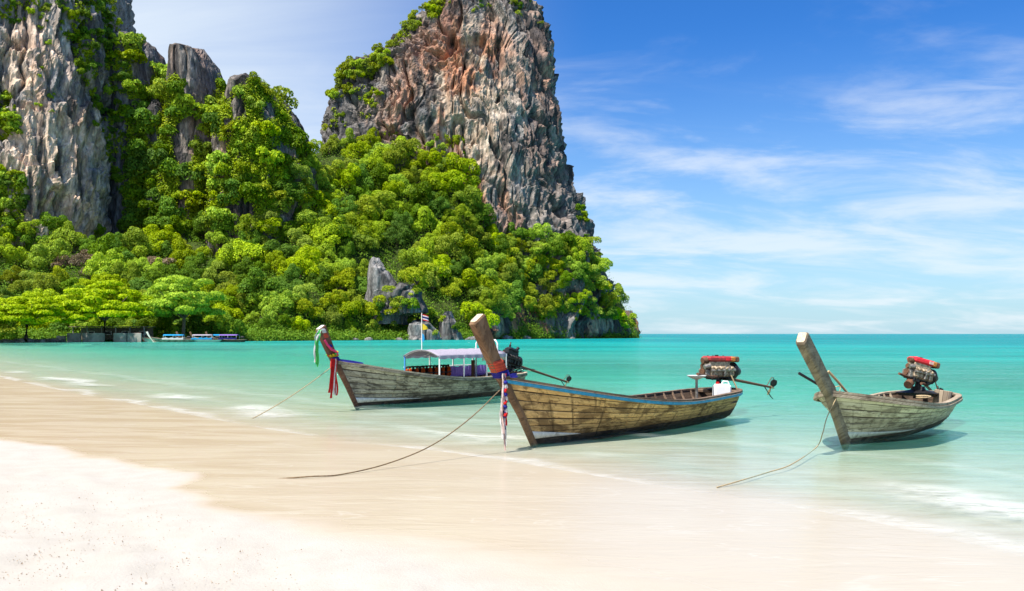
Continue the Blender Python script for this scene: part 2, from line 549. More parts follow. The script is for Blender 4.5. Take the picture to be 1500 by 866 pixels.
def sand_height(X, Y):
    d0 = pdist(X, Y, W0)
    onb = inside(X, Y, BEACH_POLY)
    df = pdist(X, Y, FAR)
    onf = inside(X, Y, FAR_POLY)
    q = np.stack([X.ravel(), Y.ravel(), np.zeros(X.size)], -1)
    und = fbm(q * 0.16, 2, 31).reshape(X.shape)
    dd = np.minimum(d0, 150)
    dep_b = 0.018 * d0 / (1 + d0 / 140) + 0.00065 * dd ** 2 / (1 + dd / 60) + 4.5 * d0 / (d0 + 2200)
    dep_f = 0.15 * df + 1.6
    dep = np.minimum(dep_b, dep_f)
    dep = np.minimum(dep, 14 + 0.004 * dep)
    up = np.where(d0 < 8, 0.014 * d0, 0.112 + 0.045 * (d0 - 8))
    up = np.minimum(up, 1.2)
    z = np.where(onb, up, -dep)
    z = np.where(onf & ~onb, np.minimum(0.12 * df, 1.5) - 0.6, z)
    z = z + und * 0.02 * np.clip((d0 - 0.0) / 3, 0, 1) * (d0 < 60)
    sd0 = np.where(onb, d0, -d0)
    d1 = pdist(X, Y, W1)
    sd1 = np.where(inside(X, Y, DRY_POLY), d1, -d1)
    return z, sd0, sd1


NR, NA = 460, 360
rr = np.geomspace(2.2, 30000, NR)
uu = np.linspace(-1, 1, NA)
aa = np.radians(78) * (0.42 * uu + 0.58 * uu ** 3)
RRg, AAg = np.meshgrid(rr, aa, indexing='ij')
GX, GY = RRg * np.sin(AAg), RRg * np.cos(AAg) - 1.0
GZ, SD0, SD1 = sand_height(GX, GY)
q = np.stack([GX.ravel(), GY.ravel(), np.zeros(GX.size)], -1)
dry = np.clip(SD1.ravel() / 1.2, 0, 1)
near = np.clip((60 - RRg.ravel()) / 30, 0, 1)
GZ2 = GZ.ravel() + near * dry * (0.042 * fbm(q * 2.6, 3, 5) + 0.02 * fbm(q * 0.6, 2, 8))
gf = grid_faces(NR, NA)[:, ::-1]

m, t = material('coral_sand')
pos = t.n('ShaderNodeNewGeometry').outputs['Position']
s1 = t.attr('sd1').outputs['Fac']
s0 = t.attr('sd0').outputs['Fac']
wob = t.noise(t.mapping(pos, (0.9, 0.9, 0.9)), 1.0, 5, 0.55)
s1w = t.math('ADD', s1, t.math('MULTIPLY', t.math('SUBTRACT', wob, 0.5), 0.9))
spx = t.n('ShaderNodeSeparateXYZ', {0: pos}).outputs[0]
soft = t.ramp(spx, -4.0, 2.0, 0.20, 0.85)
dryf = t.ramp(t.math('DIVIDE', s1w, soft), -1.0, 1.0)
gr = t.noise(pos, 38.0, 4, 0.7)
gr2 = t.noise(pos, 3.0, 5, 0.6)
drip = t.noise(t.mapping(pos, (0.35, 1.5, 1), (0, 0, math.radians(-38))), 1.0, 6, 0.6, 0.5)
drycol = t.mix(t.ramp(gr2, 0.3, 0.7), (0.375, 0.346, 0.304), (0.405, 0.376, 0.336))
drycol = t.mix(t.math('MULTIPLY', t.ramp(gr, 0.60, 0.78), 0.35), drycol, (0.36, 0.29, 0.22))
wetcol = t.mix(t.ramp(drip, 0.40, 0.62), (0.39, 0.285, 0.183), (0.47, 0.38, 0.275))
wetcol = t.mix(t.math('MULTIPLY', t.ramp(spx, -7.0, 3.0), 0.9), wetcol, (0.425, 0.380, 0.300))
wetcol = t.mix(t.ramp(s0, 7.5, 2.0, 0.0, 0.25), wetcol, (0.425, 0.375, 0.290))
sub = t.ramp(s0, -1.0, 0.6, 1.0, 0.0)
rip = t.noise(t.mapping(pos, (0.5, 2.2, 1), (0, 0, math.radians(-32))), 1.2, 5, 0.6, 0.8)
subcol = t.mix(t.ramp(rip, 0.35, 0.65), (0.37, 0.325, 0.24), (0.43, 0.395, 0.315))
c = t.mix(sub, wetcol, subcol)
c = t.mix(dryf, c, drycol)
# thin lines of spent foam left by the wash
fl = t.noise(t.mapping(pos, (0.42, 1.25, 1), (0, 0, math.radians(-36))), 0.9, 4, 0.55, 1.6)
band = t.math('SUBTRACT', 1.0, t.ramp(t.math('ABSOLUTE', t.math('SUBTRACT', fl, 0.5)), 0.0, 0.02), clamp=True)
swz = t.math('MULTIPLY', t.ramp(s0, -0.4, 0.4), t.ramp(s1w, -0.4, -0.1, 1.0, 0.0))
brk = t.ramp(t.noise(pos, 1.1, 5, 0.6), 0.42, 0.62)
c = t.mix(t.math('MULTIPLY', t.math('MULTIPLY', band, swz), t.math('MULTIPLY', brk, 0.18)), c, (0.60, 0.58, 0.54))
rp2 = t.noise(t.mapping(pos, (1.2, 4.5, 1), (0, 0, math.radians(-36))), 1.3, 4, 0.6, 0.9)
bmp0 = t.math('ADD', t.math('MULTIPLY', gr, t.math('MULTIPLY', dryf, 0.6)), t.math('MULTIPLY', gr2, t.math('ADD', 0.15, t.math('MULTIPLY', dryf, 0.9))))
bmp = t.math('ADD', bmp0, t.math('MULTIPLY', t.math('SUBTRACT', 1.0, dryf), t.math('MULTIPLY', rp2, 0.55)))
rg = t.math('ADD', 0.26, t.math('MULTIPLY', dryf, 0.62))
finish(t, c, rg, bmp, 0.45, 0.03, 0.22)
M['sand'] = m
sand_me = mesh_np('sand', np.stack([GX.ravel(), GY.ravel(), GZ2], -1), gf, True, [M['sand']],
                  {'sd1': ('POINT', 'FLOAT', SD1.ravel()), 'sd0': ('POINT', 'FLOAT', SD0.ravel())})
link('beach_sand', sand_me, kind='structure')

# water sheet: only where it is wet (a little past the edge so that it runs out onto the sand)
m, t = material('sea_water')
pos = t.n('ShaderNodeNewGeometry').outputs['Position']
dep = t.math('MAXIMUM', t.attr('depth').outputs['Fac'], 0.0)
s0 = t.attr('sd0').outputs['Fac']
sp = t.n('ShaderNodeSeparateXYZ', {0: pos})
# ripples: world-space noise whose scale grows offshore
w1 = t.noise(t.mapping(pos, (0.55, 1.7, 1), (0, 0, math.radians(-12))), 2.2, 5, 0.6, 0.7)
w2 = t.noise(t.mapping(pos, (0.10, 0.34, 1), (0, 0, math.radians(-16))), 1.0, 5, 0.6, 0.5)
w3 = t.noise(t.mapping(pos, (0.010, 0.05, 1), (0, 0, math.radians(-8))), 1.0, 6, 0.6, 0.5)
w1b = t.noise(t.mapping(pos, (0.26, 0.95, 1), (0, 0, math.radians(-20))), 1.0, 5, 0.62, 0.6)
amp = t.ramp(dep, 0.0, 0.35, 0.25, 1.0)
hgt = t.math('ADD', t.math('ADD', t.math('MULTIPLY', w1, 0.10), t.math('MULTIPLY', w1b, 1.2)), t.math('ADD', t.math('MULTIPLY', w2, 3.2), t.math('MULTIPLY', w3, 10.0)))
bn = t.n('ShaderNodeBump', {'Strength': t.math('MULTIPLY', amp, 0.9), 'Distance': 0.55, 'Height': hgt}).outputs[0]
# absorption towards green-blue with depth
def ex(k):
    return t.math('EXPONENT', t.math('MULTIPLY', dep, -k))
tcol = t.n('ShaderNodeCombineColor', {0: ex(1.25), 1: ex(0.04), 2: ex(0.16)}).outputs[0]
far = t.ramp(dep, 2.2, 7.5)
scat = t.mix(t.ramp(dep, 0.2, 2.6), (0.12, 0.58, 0.44), (0.018, 0.345, 0.305))
scat = t.mix(far, scat, (0.0, 0.19, 0.21))
tintn = t.ramp(t.noise(t.mapping(pos, (0.012, 0.045, 1)), 1.0, 6, 0.62, 0.4), 0.3, 0.7, 0.80, 1.18)
scat = t.mix(1.0, scat, tintn, 'MULTIPLY')
dif = t.n('ShaderNodeBsdfDiffuse', {'Color': scat, 'Normal': bn})
tra = t.n('ShaderNodeBsdfTransparent', {'Color': tcol})
opq = t.math('SUBTRACT', 1.0, t.math('EXPONENT', t.math('MULTIPLY', dep, -0.55)))
body = t.n('ShaderNodeMixShader', {0: opq, 1: tra.outputs[0], 2: dif.outputs[0]})
gl = t.n('ShaderNodeBsdfGlossy', {'Color': (1, 1, 1), 'Roughness': 0.10, 'Normal': bn})
fr = t.n('ShaderNodeFresnel', {'IOR': 1.33, 'Normal': bn}).outputs[0]
frs = t.math('MULTIPLY', t.math('MINIMUM', fr, 0.60), t.ramp(dep, 0.0, 0.30, 0.20, 0.70))
wet = t.n('ShaderNodeMixShader', {0: frs, 1: body.outputs[0], 2: gl.outputs[0]})
# foam where small waves break along the shore
fn = t.noise(t.mapping(pos, (0.30, 0.30, 1)), 1.0, 4, 0.55)
s0w = t.math('ADD', s0, t.math('MULTIPLY', t.math('SUBTRACT', fn, 0.5), 2.6))
lace = t.noise(t.mapping(pos, (1.3, 3.0, 1), (0, 0, math.radians(-35))), 2.0, 6, 0.68, 0.6)
patch_ = t.ramp(t.noise(t.mapping(pos, (0.16, 0.16, 1), loc=(3.3, 8.1, 0)), 1.0, 3, 0.5), 0.46, 0.60)
def fband(c0, w, amt):
    b = t.math('SUBTRACT', 1.0, t.ramp(t.math('ABSOLUTE', t.math('SUBTRACT', s0w, c0)), 0.0, w), clamp=True)
    return t.math('MULTIPLY', b, amt)
fo = t.math('ADD', fband(0.0, 0.4, 0.42), t.math('ADD', t.math('MULTIPLY', fband(-1.6, 0.9, 0.6), patch_), fband(-4.2, 0.5, 0.10)))
fo = t.math('MULTIPLY', fo, t.ramp(lace, 0.34, 0.62, 0.25, 1.0), clamp=True)
fd = t.n('ShaderNodeBsdfDiffuse', {'Color': (0.62, 0.62, 0.59)})
allw = t.n('ShaderNodeMixShader', {0: fo, 1: wet.outputs[0], 2: fd.outputs[0]})
t.n('ShaderNodeOutputMaterial', {'Surface': allw.outputs[0]})
M['water'] = m
wz = np.zeros(GX.size)
sdw = SD0.ravel()
# low swells lifting toward the beach
ph = sdw + 2.6 * 0.5 * fbm(q * 0.30, 3, 77)
wz += 0.030 * np.exp(-((ph + 1.7) / 0.45) ** 2) + 0.022 * np.exp(-((ph + 4.3) / 0.6) ** 2) + 0.02 * np.exp(-((ph + 8.0) / 0.9) ** 2)
keep = (sdw.reshape(NR, NA) < 1.5)
cellkeep = (keep[:-1, :-1] | keep[1:, :-1] | keep[1:, 1:] | keep[:-1, 1:]).ravel()
wf = gf[cellkeep]
used = np.unique(wf)
remap = np.full(GX.size, -1)
remap[used] = np.arange(len(used))
water_me = mesh_np('water', np.stack([GX.ravel(), GY.ravel(), wz], -1)[used], remap[wf], True, [M['water']],
                   {'depth': ('POINT', 'FLOAT', (wz - GZ.ravel())[used]), 'sd0': ('POINT', 'FLOAT', sdw[used])})
link('sea_water', water_me, kind='structure')

# ------------------------------------------------------------------ limestone
def rock_disp(p, seed, amp=1.0):
    """outward displacement in metres at points p"""
    warp = np.stack([fbm(p / 14, 2, seed + 50), fbm(p / 14, 2, seed + 60), np.zeros(len(p))], -1) * 4
    w = p + warp
    d = 6.0 * fbm(p / np.array([30, 30, 80]), 2, seed)
    d += 2.8 * ridge(w / np.array([13, 13, 70]), 3, seed + 5)
    d += 2.2 * ridge(w / np.array([4.6, 4.6, 26]), 3, seed + 9)
    d += 1.15 * fbm(p / np.array([1.9, 1.9, 5.0]), 4, seed + 14, 0.68)
    d += 0.9 * ridge(w / np.array([1.7, 1.7, 13]), 2, seed + 16)
    crev = 1 - np.clip(np.abs(vnoise(w / np.array([7.5, 7.5, 55]), seed + 41)) * 7, 0, 1)
    d -= 4.2 * crev ** 1.5
    crev2 = 1 - np.clip(np.abs(vnoise(w / np.array([3.1, 3.1, 24]), seed + 43)) * 5, 0, 1)
    d -= 1.5 * crev2
    # hanging curtains: outward going up, cut back below
    ph = (p[:, 2] + 11 * fbm(p / np.array([9, 9, 40]), 3, seed + 20)) / 19.0
    saw = ph - np.floor(ph)
    wgt = sst(fbm(p / 26, 2, seed + 23), -0.2, 0.3)
    d += wgt * 2.6 * (saw ** 1.5 - 0.4)
    ph2 = (p[:, 2] + 5 * fbm(p / np.array([3, 3, 16]), 3, seed + 27)) / 7.0
    saw2 = ph2 - np.floor(ph2)
    d += 1.1 * (saw2 ** 2 - 0.3) * sst(fbm(p / 15, 2, seed + 29), -0.1, 0.35)
    cave = sst(fbm(p / np.array([8, 8, 13]), 3, seed + 33), 0.33, 0.52)
    d -= 5.0 * cave
    return d * amp


def blend(a, b, f):
    return a + (np.asarray(b) - a) * np.asarray(f)[:, None]


def rock_colour(p, seed, warm, dark_bias=0.0, moss=None, orange=0.9):
    n = len(p)
    col = np.tile(np.array([0.140, 0.132, 0.127]), (n, 1))
    st = fbm(p / np.array([2.6, 2.6, 26]), 4, seed + 1)
    st2 = fbm(p / np.array([8, 8, 42]), 4, seed + 2)
    bl = fbm(p / np.array([7, 7, 11]), 4, seed + 3)
    fi = fbm(p / np.array([1.1, 1.1, 3.0]), 3, seed + 4)
    col = blend(col, [0.265, 0.243, 0.226], sst(st, -0.05, 0.35))
    w = np.clip(warm, 0, 1)
    col = blend(col, [0.40, 0.295, 0.205], w * sst(bl + 0.4 * st + 0.25, -0.2, 0.25))
    col = blend(col, [0.55, 0.46, 0.36], w * sst(fi + 0.7 * bl, 0.0, 0.45) * 0.9)
    col = blend(col, [0.36, 0.125, 0.048], w * sst(st2 + 0.35 * bl, -0.14, 0.12) * orange)
    col = blend(col, [0.026, 0.025, 0.028], sst(st + 0.8 * vnoise(p / np.array([11, 11, 50]), seed + 8) * 0.6 + dark_bias, 0.04, 0.32) * 0.85)
    col = blend(col, [0.075, 0.07, 0.07], sst(fi, 0.08, 0.42) * 0.7)
    if moss is not None:
        col = blend(col, [0.07, 0.085, 0.025], moss)
    return np.clip(col, 0.01, 1)


BVH = []


def loft_rock(name, rows, plan, nz, nt, seed, warm_fn, amp=1.0, dark_bias=0.0, orange=0.9, desat=0.0, gain=1.0):
    """rows: list of (z, x_left, x_right, y_front, y_back) ; plan: superellipse exponent"""
    R = np.array(sorted(rows), float)
    z = np.linspace(R[0, 0], R[-1, 0], nz)
    xl, xr, yf, yb = [np.interp(z, R[:, 0], R[:, k]) for k in (1, 2, 3, 4)]
    # denser angles on the seaward half
    th = np.linspace(0, 2 * math.pi, nt, endpoint=False)
    th = th + 0.33 * np.sin(th) * 1.0
    th = th - math.pi / 2 - math.pi          # front (-y) gets the dense part
    ct, st = np.cos(th), np.sin(th)
    ex_ = 2.0 / plan
    ux, uy = np.sign(ct) * np.abs(ct) ** ex_, np.sign(st) * np.abs(st) ** ex_
    cx, cy, ax, ay = (xl + xr) / 2, (yf + yb) / 2, (xr - xl) / 2, (yb - yf) / 2
    X = cx[None] + ux[:, None] * ax[None]
    Y = cy[None] + uy[:, None] * ay[None]
    Z = np.broadcast_to(z[None], X.shape)
    p = np.stack([X, Y, Z], -1).reshape(-1, 3)
    nx = np.broadcast_to(ct[:, None], X.shape).ravel()
    ny = np.broadcast_to(st[:, None], X.shape).ravel()
    fade = np.clip(np.minimum(ax, ay) / 14, 0.45, 1)[None] * np.ones_like(X)
    d = rock_disp(p, seed, amp) * fade.ravel()
    V = p.copy()
    V[:, 0] += nx * d
    V[:, 1] += ny * d
    V[:, 2] += 0.35 * d + np.broadcast_to(np.linspace(0, 1, nz)[None] ** 6, X.shape).ravel() * 6 * amp * fbm(p / np.array([7, 7, 30]), 3, seed + 77)
    F = grid_faces(nt, nz, True)
    # top cap
    capc = V.reshape(nt, nz, 3)[:, -1].mean(0)
    V = np.vstack([V, capc[None]])
    ring = np.arange(nt) * nz + nz - 1
    cap = np.stack([ring, np.roll(ring, -1), np.full(nt, len(V) - 1), np.full(nt, len(V) - 1)], -1)
    pp = np.vstack([p, capc[None]])
    col = rock_colour(pp, seed + 100, warm_fn(pp), dark_bias, None, orange)
    lum = col.mean(1, keepdims=True)
    col = np.clip((col + (lum - col) * desat) * gain, 0.01, 0.8)
    me = mesh_np(name, V, F, False, [M['rock']], {'rockcol': ('POINT', 'FLOAT_COLOR', np.hstack([col, np.ones((len(col), 1))]))})
    o = link(name, me, kind='structure')
    tri = F
    BVH.append((o, BVHTree.FromPolygons([tuple(x) for x in V.tolist()], tri.tolist())))
    return o


def X_(px, Y):
    return (px - 750) / FPX * Y


def Z_(py, Y):
    return CAM_H - (py - 489) / FPX * Y


# great cliff
Yc = 366
rows = []
for py, xl, xr, yf, yb in ((520, 440, 892, 322, 420), (420, 445, 886, 324, 418), (350, 452, 868, 327, 416), (300, 458, 851, 329, 414), (250, 465, 836, 331, 412), (200, 472, 826, 333, 410),
                           (150, 482, 820, 336, 408), (100, 500, 816, 340, 406), (60, 552, 820, 344, 404), (30, 584, 813, 347, 402), (0, 612, 803, 350, 400), (-25, 645, 780, 356, 396), (-38, 690, 740, 364, 384)):
    rows.append((Z_(py, Yc - 20), X_(xl + 20, Yc), X_(xr - 20, Yc), yf, yb))


def warm_big(p):
    px = 750 + FPX * p[:, 0] / p[:, 1]
    py = 489 - FPX * (p[:, 2] - CAM_H) / p[:, 1]
    w = np.exp(-((px - 682) / 62) ** 2 - ((py - 145) / 110) ** 2) * 1.3
    w += 0.55 * np.exp(-((px - 615) / 40) ** 2 - ((py - 200) / 40) ** 2)
    w += 0.5 * np.exp(-((px - 800) / 30) ** 2 - ((py - 90) / 90) ** 2)
    w += 0.5 * np.exp(-((px - 690) / 45) ** 2 - ((py - 285) / 40) ** 2)
    w += 0.12 + 0.5 * fbm(p / 24, 3, 400)
    return w


loft_rock('cliff', rows, 2.7, 330, 560, 11, warm_big, 1.0, 0.03, 0.8, 0.12, 1.1)

# pale cliff to the left
rows = []
for py, xr, xl, yf in ((520, 192, -260, 258), (360, 190, -250, 260), (280, 191, -240, 262), (200, 186, -235, 264), (120, 180, -230, 266), (60, 176, -225, 268), (0, 165, -215, 270), (-80, 150, -200, 272), (-150, 110, -160, 276), (-175, 60, -100, 284)):
    rows.append((Z_(py, 285), X_(xl, 300), X_(xr - 24, 300), yf, 345))


def warm_left(p):
    px = 750 + FPX * p[:, 0] / p[:, 1]
    py = 489 - FPX * (p[:, 2] - CAM_H) / p[:, 1]
    w = 1.5 * np.exp(-((px - 75) / 60) ** 2 - ((py - 250) / 150) ** 2)
    w += 0.45 * np.exp(-((px - 30) / 40) ** 2 - ((py - 110) / 120) ** 2)
    w += 0.35 * np.exp(-((px - 140) / 40) ** 2 - ((py - 320) / 60) ** 2)
    return w + 0.1 + 0.3 * fbm(p / 30, 2, 410)


loft_rock('cliff', rows, 3.4, 250, 420, 23, warm_left, 0.8, -0.12, 0.2, 0.15, 1.5)

# spires between the two cliffs
def spire(pts, Y, depth, seed, nz=110, nt=200, amp=0.7, plan=2.4):
    rows = [(Z_(py, Y), X_(xl, Y), X_(xr, Y), Y - depth / 2, Y + depth / 2) for py, xl, xr in pts]
    top = rows[-1]
    cx, cy = (top[1] + top[2]) / 2, (top[3] + top[4]) / 2
    rows[-1] = (top[0], top[1], top[2], cy - depth * 0.12, cy + depth * 0.12)
    loft_rock('cliff', rows, plan, nz, nt, seed, lambda p: 0.12 + 0.5 * fbm(p / 25, 2, seed), amp, 0.1)


spire(((500, 150, 300), (260, 168, 262), (180, 178, 246), (130, 186, 234), (90, 190, 229), (74, 194, 223), (60, 201, 214)), 322, 44, 31, amp=0.5)
spire(((500, 225, 350), (250, 244, 336), (190, 258, 324), (130, 264, 318), (108, 266, 314), (90, 270, 308), (76, 278, 299)), 316, 38, 43, amp=0.45)
spire(((500, 320, 480), (340, 320, 462), (280, 328, 452), (230, 334, 444), (190, 340, 432), (160, 348, 416), (142, 356, 400), (130, 366, 384)), 300, 46, 57, 130, 240, 0.55)
spire(((500, 215, 262), (220, 224, 256), (170, 230, 252), (140, 236, 247)), 312, 22, 63, 80, 120, 0.4)

# rock outcrops low on the forested slope and at the waterline
def outcrop(pts, Y, depth, seed, nz=60, nt=110, amp=0.42, warm=0.05):
    rows = [(Z_(py, Y), X_(xl, Y), X_(xr, Y), Y - depth / 2, Y + depth / 2) for py, xl, xr in pts]
    top = rows[-1]
    cx, cy = (top[1] + top[2]) / 2, (top[3] + top[4]) / 2
    rows[-1] = (top[0], top[1], top[2], cy - depth * 0.15, cy + depth * 0.15)
    loft_rock('rock_outcrop', rows, 2.4, nz, nt, seed, lambda p: np.full(len(p), warm), amp, -0.08, 0.0, 0.5, 1.5)


outcrop(((475, 534, 600), (440, 538, 594), (420, 541, 584), (404, 543, 572), (392, 546, 561), (384, 549, 556)), 268, 12, 71, amp=0.5)
outcrop(((460, 560, 622), (440, 572, 614), (428, 580, 610), (416, 590, 604)), 264, 10, 77, amp=0.6)
outcrop(((506, 592, 646), (488, 598, 640), (476, 604, 630), (466, 611, 622)), 262, 8, 83, amp=0.5)
outcrop(((506, 632, 682), (488, 638, 674), (472, 642, 668), (458, 650, 660)), 266, 8, 89, amp=0.5)
outcrop(((410, 835, 864), (400, 838, 862), (390, 846, 858)), 344, 6, 97, 30, 50)

# sea cliff of the headland: ribbon along the shore
path = np.array([(X_(px, Y), Y) for px, Y in ((690, 276), (720, 285), (750, 303), (780, 318), (815, 328), (850, 336), (885, 343), (912, 352), (926, 366), (930, 385))] + [(48, 420), (38, 470)])
seg = np.r_[0, np.cumsum(np.hypot(*np.diff(path, axis=0).T))]
ss = np.linspace(0, seg[-1], 420)
bx, by = np.interp(ss, seg, path[:, 0]), np.interp(ss, seg, path[:, 1])
k = np.ones(25) / 25
bxs = np.convolve(np.pad(bx, 12, 'edge'), k, 'valid')
bys = np.convolve(np.pad(by, 12, 'edge'), k, 'valid')
tx, ty = np.gradient(bxs), np.gradient(bys)
ln = np.hypot(tx, ty)
nx, ny = ty / ln, -tx / ln
zs = np.linspace(-2.5, 1, 70)
hgt = 9.5 + 5 * vnoise(np.stack([ss / 22, ss * 0, ss * 0], -1), 3) + 6 * np.exp(-((bxs - X_(820, 330)) / 22) ** 2)
Zs = np.where(np.linspace(0, 1, 70)[None] < 0.15, -2.5 + 2.5 * np.linspace(0, 1, 70)[None] / 0.15, (np.linspace(0, 1, 70)[None] - 0.15) / 0.85 * hgt[:, None])
prof = np.where(Zs < 2.2, -1.8 * (1 - np.clip(Zs, 0, 2.2) / 2.2), 0) - 0.35 * np.clip(Zs - 3, 0, 50)
p0 = np.stack([bxs[:, None] + nx[:, None] * 0 * Zs, bys[:, None] + ny[:, None] * 0 * Zs, Zs], -1).reshape(-1, 3)
d = rock_disp(p0, 131, 0.42) + prof.ravel()
V = p0.copy()
V[:, 0] += np.repeat(nx, 70) * d
V[:, 1] += np.repeat(ny, 70) * d
col = rock_colour(p0, 140, 0.75 + 0.6 * fbm(p0 / 9, 2, 141), 0.10)
col[p0[:, 2] < 0.8] *= 0.5
F = grid_faces(420, 70)
me = mesh_np('cliff', V, F, True, [M['rock']], {'rockcol': ('POINT', 'FLOAT_COLOR', np.hstack([col, np.ones((len(col), 1))]))})
o = link('cliff', me, kind='structure')
BVH.append((o, BVHTree.FromPolygons([tuple(x) for x in V.tolist()], F.tolist())))

# ------------------------------------------------------------------ forested hillside
T = np.array([  # px, shore Y, top Y, py of the ground at the top
    (-260, 176, 262, 395), (-60, 182, 262, 372), (0, 187, 262, 372), (100, 202, 266, 376), (180, 214, 275, 372), (260, 218, 300, 345), (340, 218, 300, 352), (400, 222, 305, 320),
    (440, 231, 322, 240), (500, 242, 330, 216), (560, 257, 330, 236), (620, 262, 328, 250), (665, 268, 328, 268), (695, 276, 326, 318), (760, 304, 330, 362),
    (820, 330, 344, 372), (860, 340, 356, 376), (885, 345, 365, 410), (905, 350, 372, 445), (922, 360, 380, 472), (934, 372, 390, 488)], float)
xs = np.arange(-300, 62, 1.6)
ys = np.arange(170, 400, 1.6)
HX, HY = np.meshgrid(xs, ys, indexing='ij')
HP = 750 + FPX * HX / HY
Ys, Yt, Pt = [np.interp(HP, T[:, 0], T[:, k]) for k in (1, 2, 3)]
zt = (489 - Pt) / FPX * Yt + CAM_H
f = (HY - Ys) / (Yt - Ys)
fc = np.clip(f, -0.2, 1.6)
rocky = sst(HP, 690, 760)
prof1 = np.where(fc < 1, 0.25 * fc + 0.75 * np.clip(fc, 0, 1) ** 1.25, 1 + 0.25 * (fc - 1))
prof1 = np.where(fc < 0, fc * 1.5, prof1)
q = np.stack([HX.ravel(), HY.ravel(), 0 * HX.ravel()], -1)
HZ = zt * prof1 + 2.5 * fbm(q / 16, 3, 200).reshape(HX.shape) * sst(fc, 0.1, 0.4) + 0.3
flat = sst(HP, 430, 330) * sst(fc, 0.38, 0.22)
HZ = HZ * (1 - flat) + flat * np.minimum(HZ, 1.2 + 3 * fc)
# headland: terrace behind the sea cliff
HZ = np.where(fc < 0.12, np.minimum(HZ, 0.25 + 14 * fc), HZ)
HZ = np.where(fc < 0, 0.25 + 60 * fc, HZ)
HZ = np.where(HP > 936, -6, HZ)
hv = np.stack([HX.ravel(), HY.ravel(), HZ.ravel()], -1)
hf = grid_faces(len(xs), len(ys))
link('forested_hillside', mesh_np('hillside', hv, hf, True, [M['floor']]), kind='structure')
hill_bvh = BVHTree.FromPolygons([tuple(x) for x in hv.tolist()], hf.tolist())


# ------------------------------------------------------------------ foliage
def leaves(cent, nrm, size, rng, ratio=0.6):
    n = len(cent)
    a = rng.normal(size=(n, 3))
    nrm = nrm / (np.linalg.norm(nrm, axis=1, keepdims=True) + 1e-9)
    a -= nrm * (a * nrm).sum(1, keepdims=True)
    a /= np.linalg.norm(a, axis=1, keepdims=True) + 1e-9
    b = np.cross(nrm, a)
    s = np.asarray(size).reshape(-1, 1)
    V = np.stack([cent - a * s * 0.5, cent + b * s * 0.5 * ratio + nrm * s * .08, cent + a * s * 0.5, cent - b * s * 0.5 * ratio + nrm * s * .08], 1).reshape(-1, 3)
    F = np.arange(4 * n).reshape(n, 4)
    return V, F


def crown_mesh(name, mat, seed, nblob, nleaf, flat=0.8, leaf=0.10, br=(0.28, 0.46), jitter=0.55, spread=0.66, layered=False):
    rng = np.random.default_rng(seed)
    C, R = [], []
    nl = rng.integers(3, 6)
    lob = [np.array([math.cos(k * 6.28 / nl + rng.uniform(-.5, .5)) * .46, math.sin(k * 6.28 / nl + rng.uniform(-.5, .5)) * .46, rng.uniform(-.30, .50)]) for k in range(nl)]
    for ib in range(nblob):
        v_ = rng.normal(size=3)
        v_ /= np.linalg.norm(v_)
        v_[2] = abs(v_[2]) * 1.25 - 0.45
        c = v_ * spread * rng.uniform(0.55, 1.05)
        if not layered:
            c = lob[ib % nl] + v_ * spread * 0.62 * rng.uniform(0.6, 1.1)
        if layered:
            c[2] = round(c[2] * 5) / 5 + rng.normal() * 0.05
        C.append(c)
        R.append(rng.uniform(*br))
    C.append(np.array([0, 0, 0.0]))
    R.append(0.5)
    C, R = np.array(C), np.array(R)
    w = R ** 2
    idx = rng.choice(len(R), nleaf * 2, p=w / w.sum())
    d = rng.normal(size=(nleaf * 2, 3))
    d /= np.linalg.norm(d, axis=1, keepdims=True)
    d[:, 2] = np.where(d[:, 2] < -0.45, -d[:, 2], d[:, 2])
    sq = np.array([1, 1, 0.5 if layered else 0.85])
    pos = C[idx] + d * R[idx, None] * rng.uniform(0.80, 1.06, (nleaf * 2, 1)) * sq
    dist = np.linalg.norm((pos[:, None] - C[None]) / sq, axis=2) / R[None]
    ok = (dist.min(1) > 0.72)
    pos, d = pos[ok][:nleaf], d[ok][:nleaf]
    nrm = d + rng.normal(size=d.shape) * jitter
    pos = pos * np.array([1, 1, flat])
    V, F = leaves(pos, nrm, leaf * rng.uniform(0.6, 1.35, len(pos)), rng)
    tone = np.clip(rng.normal(0.42, 0.26, len(F)), 0, 1)
    return mesh_np(name, V, F, False, [mat], {'tone': ('FACE', 'FLOAT', tone)})


def trunk_mesh(seed, h=1.0):
    rng = random.Random(seed)
    b = MB()
    pts = [(0, 0, -0.25), (0, 0, 0), (rng.uniform(-.05, .05), rng.uniform(-.05, .05), .35 * h), (rng.uniform(-.1, .1), rng.uniform(-.1, .1), .75 * h)]
    b.tube(pts, [0.075, 0.06, 0.045, 0.03], 7)
    for k in range(5):
        a = k * 1.26 + rng.uniform(-.4, .4)
        z0 = rng.uniform(.32, .6) * h
        b.tube([(0, 0, z0), (.22 * math.cos(a), .22 * math.sin(a), z0 + .2), (.5 * math.cos(a), .5 * math.sin(a), z0 + .42)], [.03, .022, .009], 5)
    return b.mesh('trunk', M['bark'])


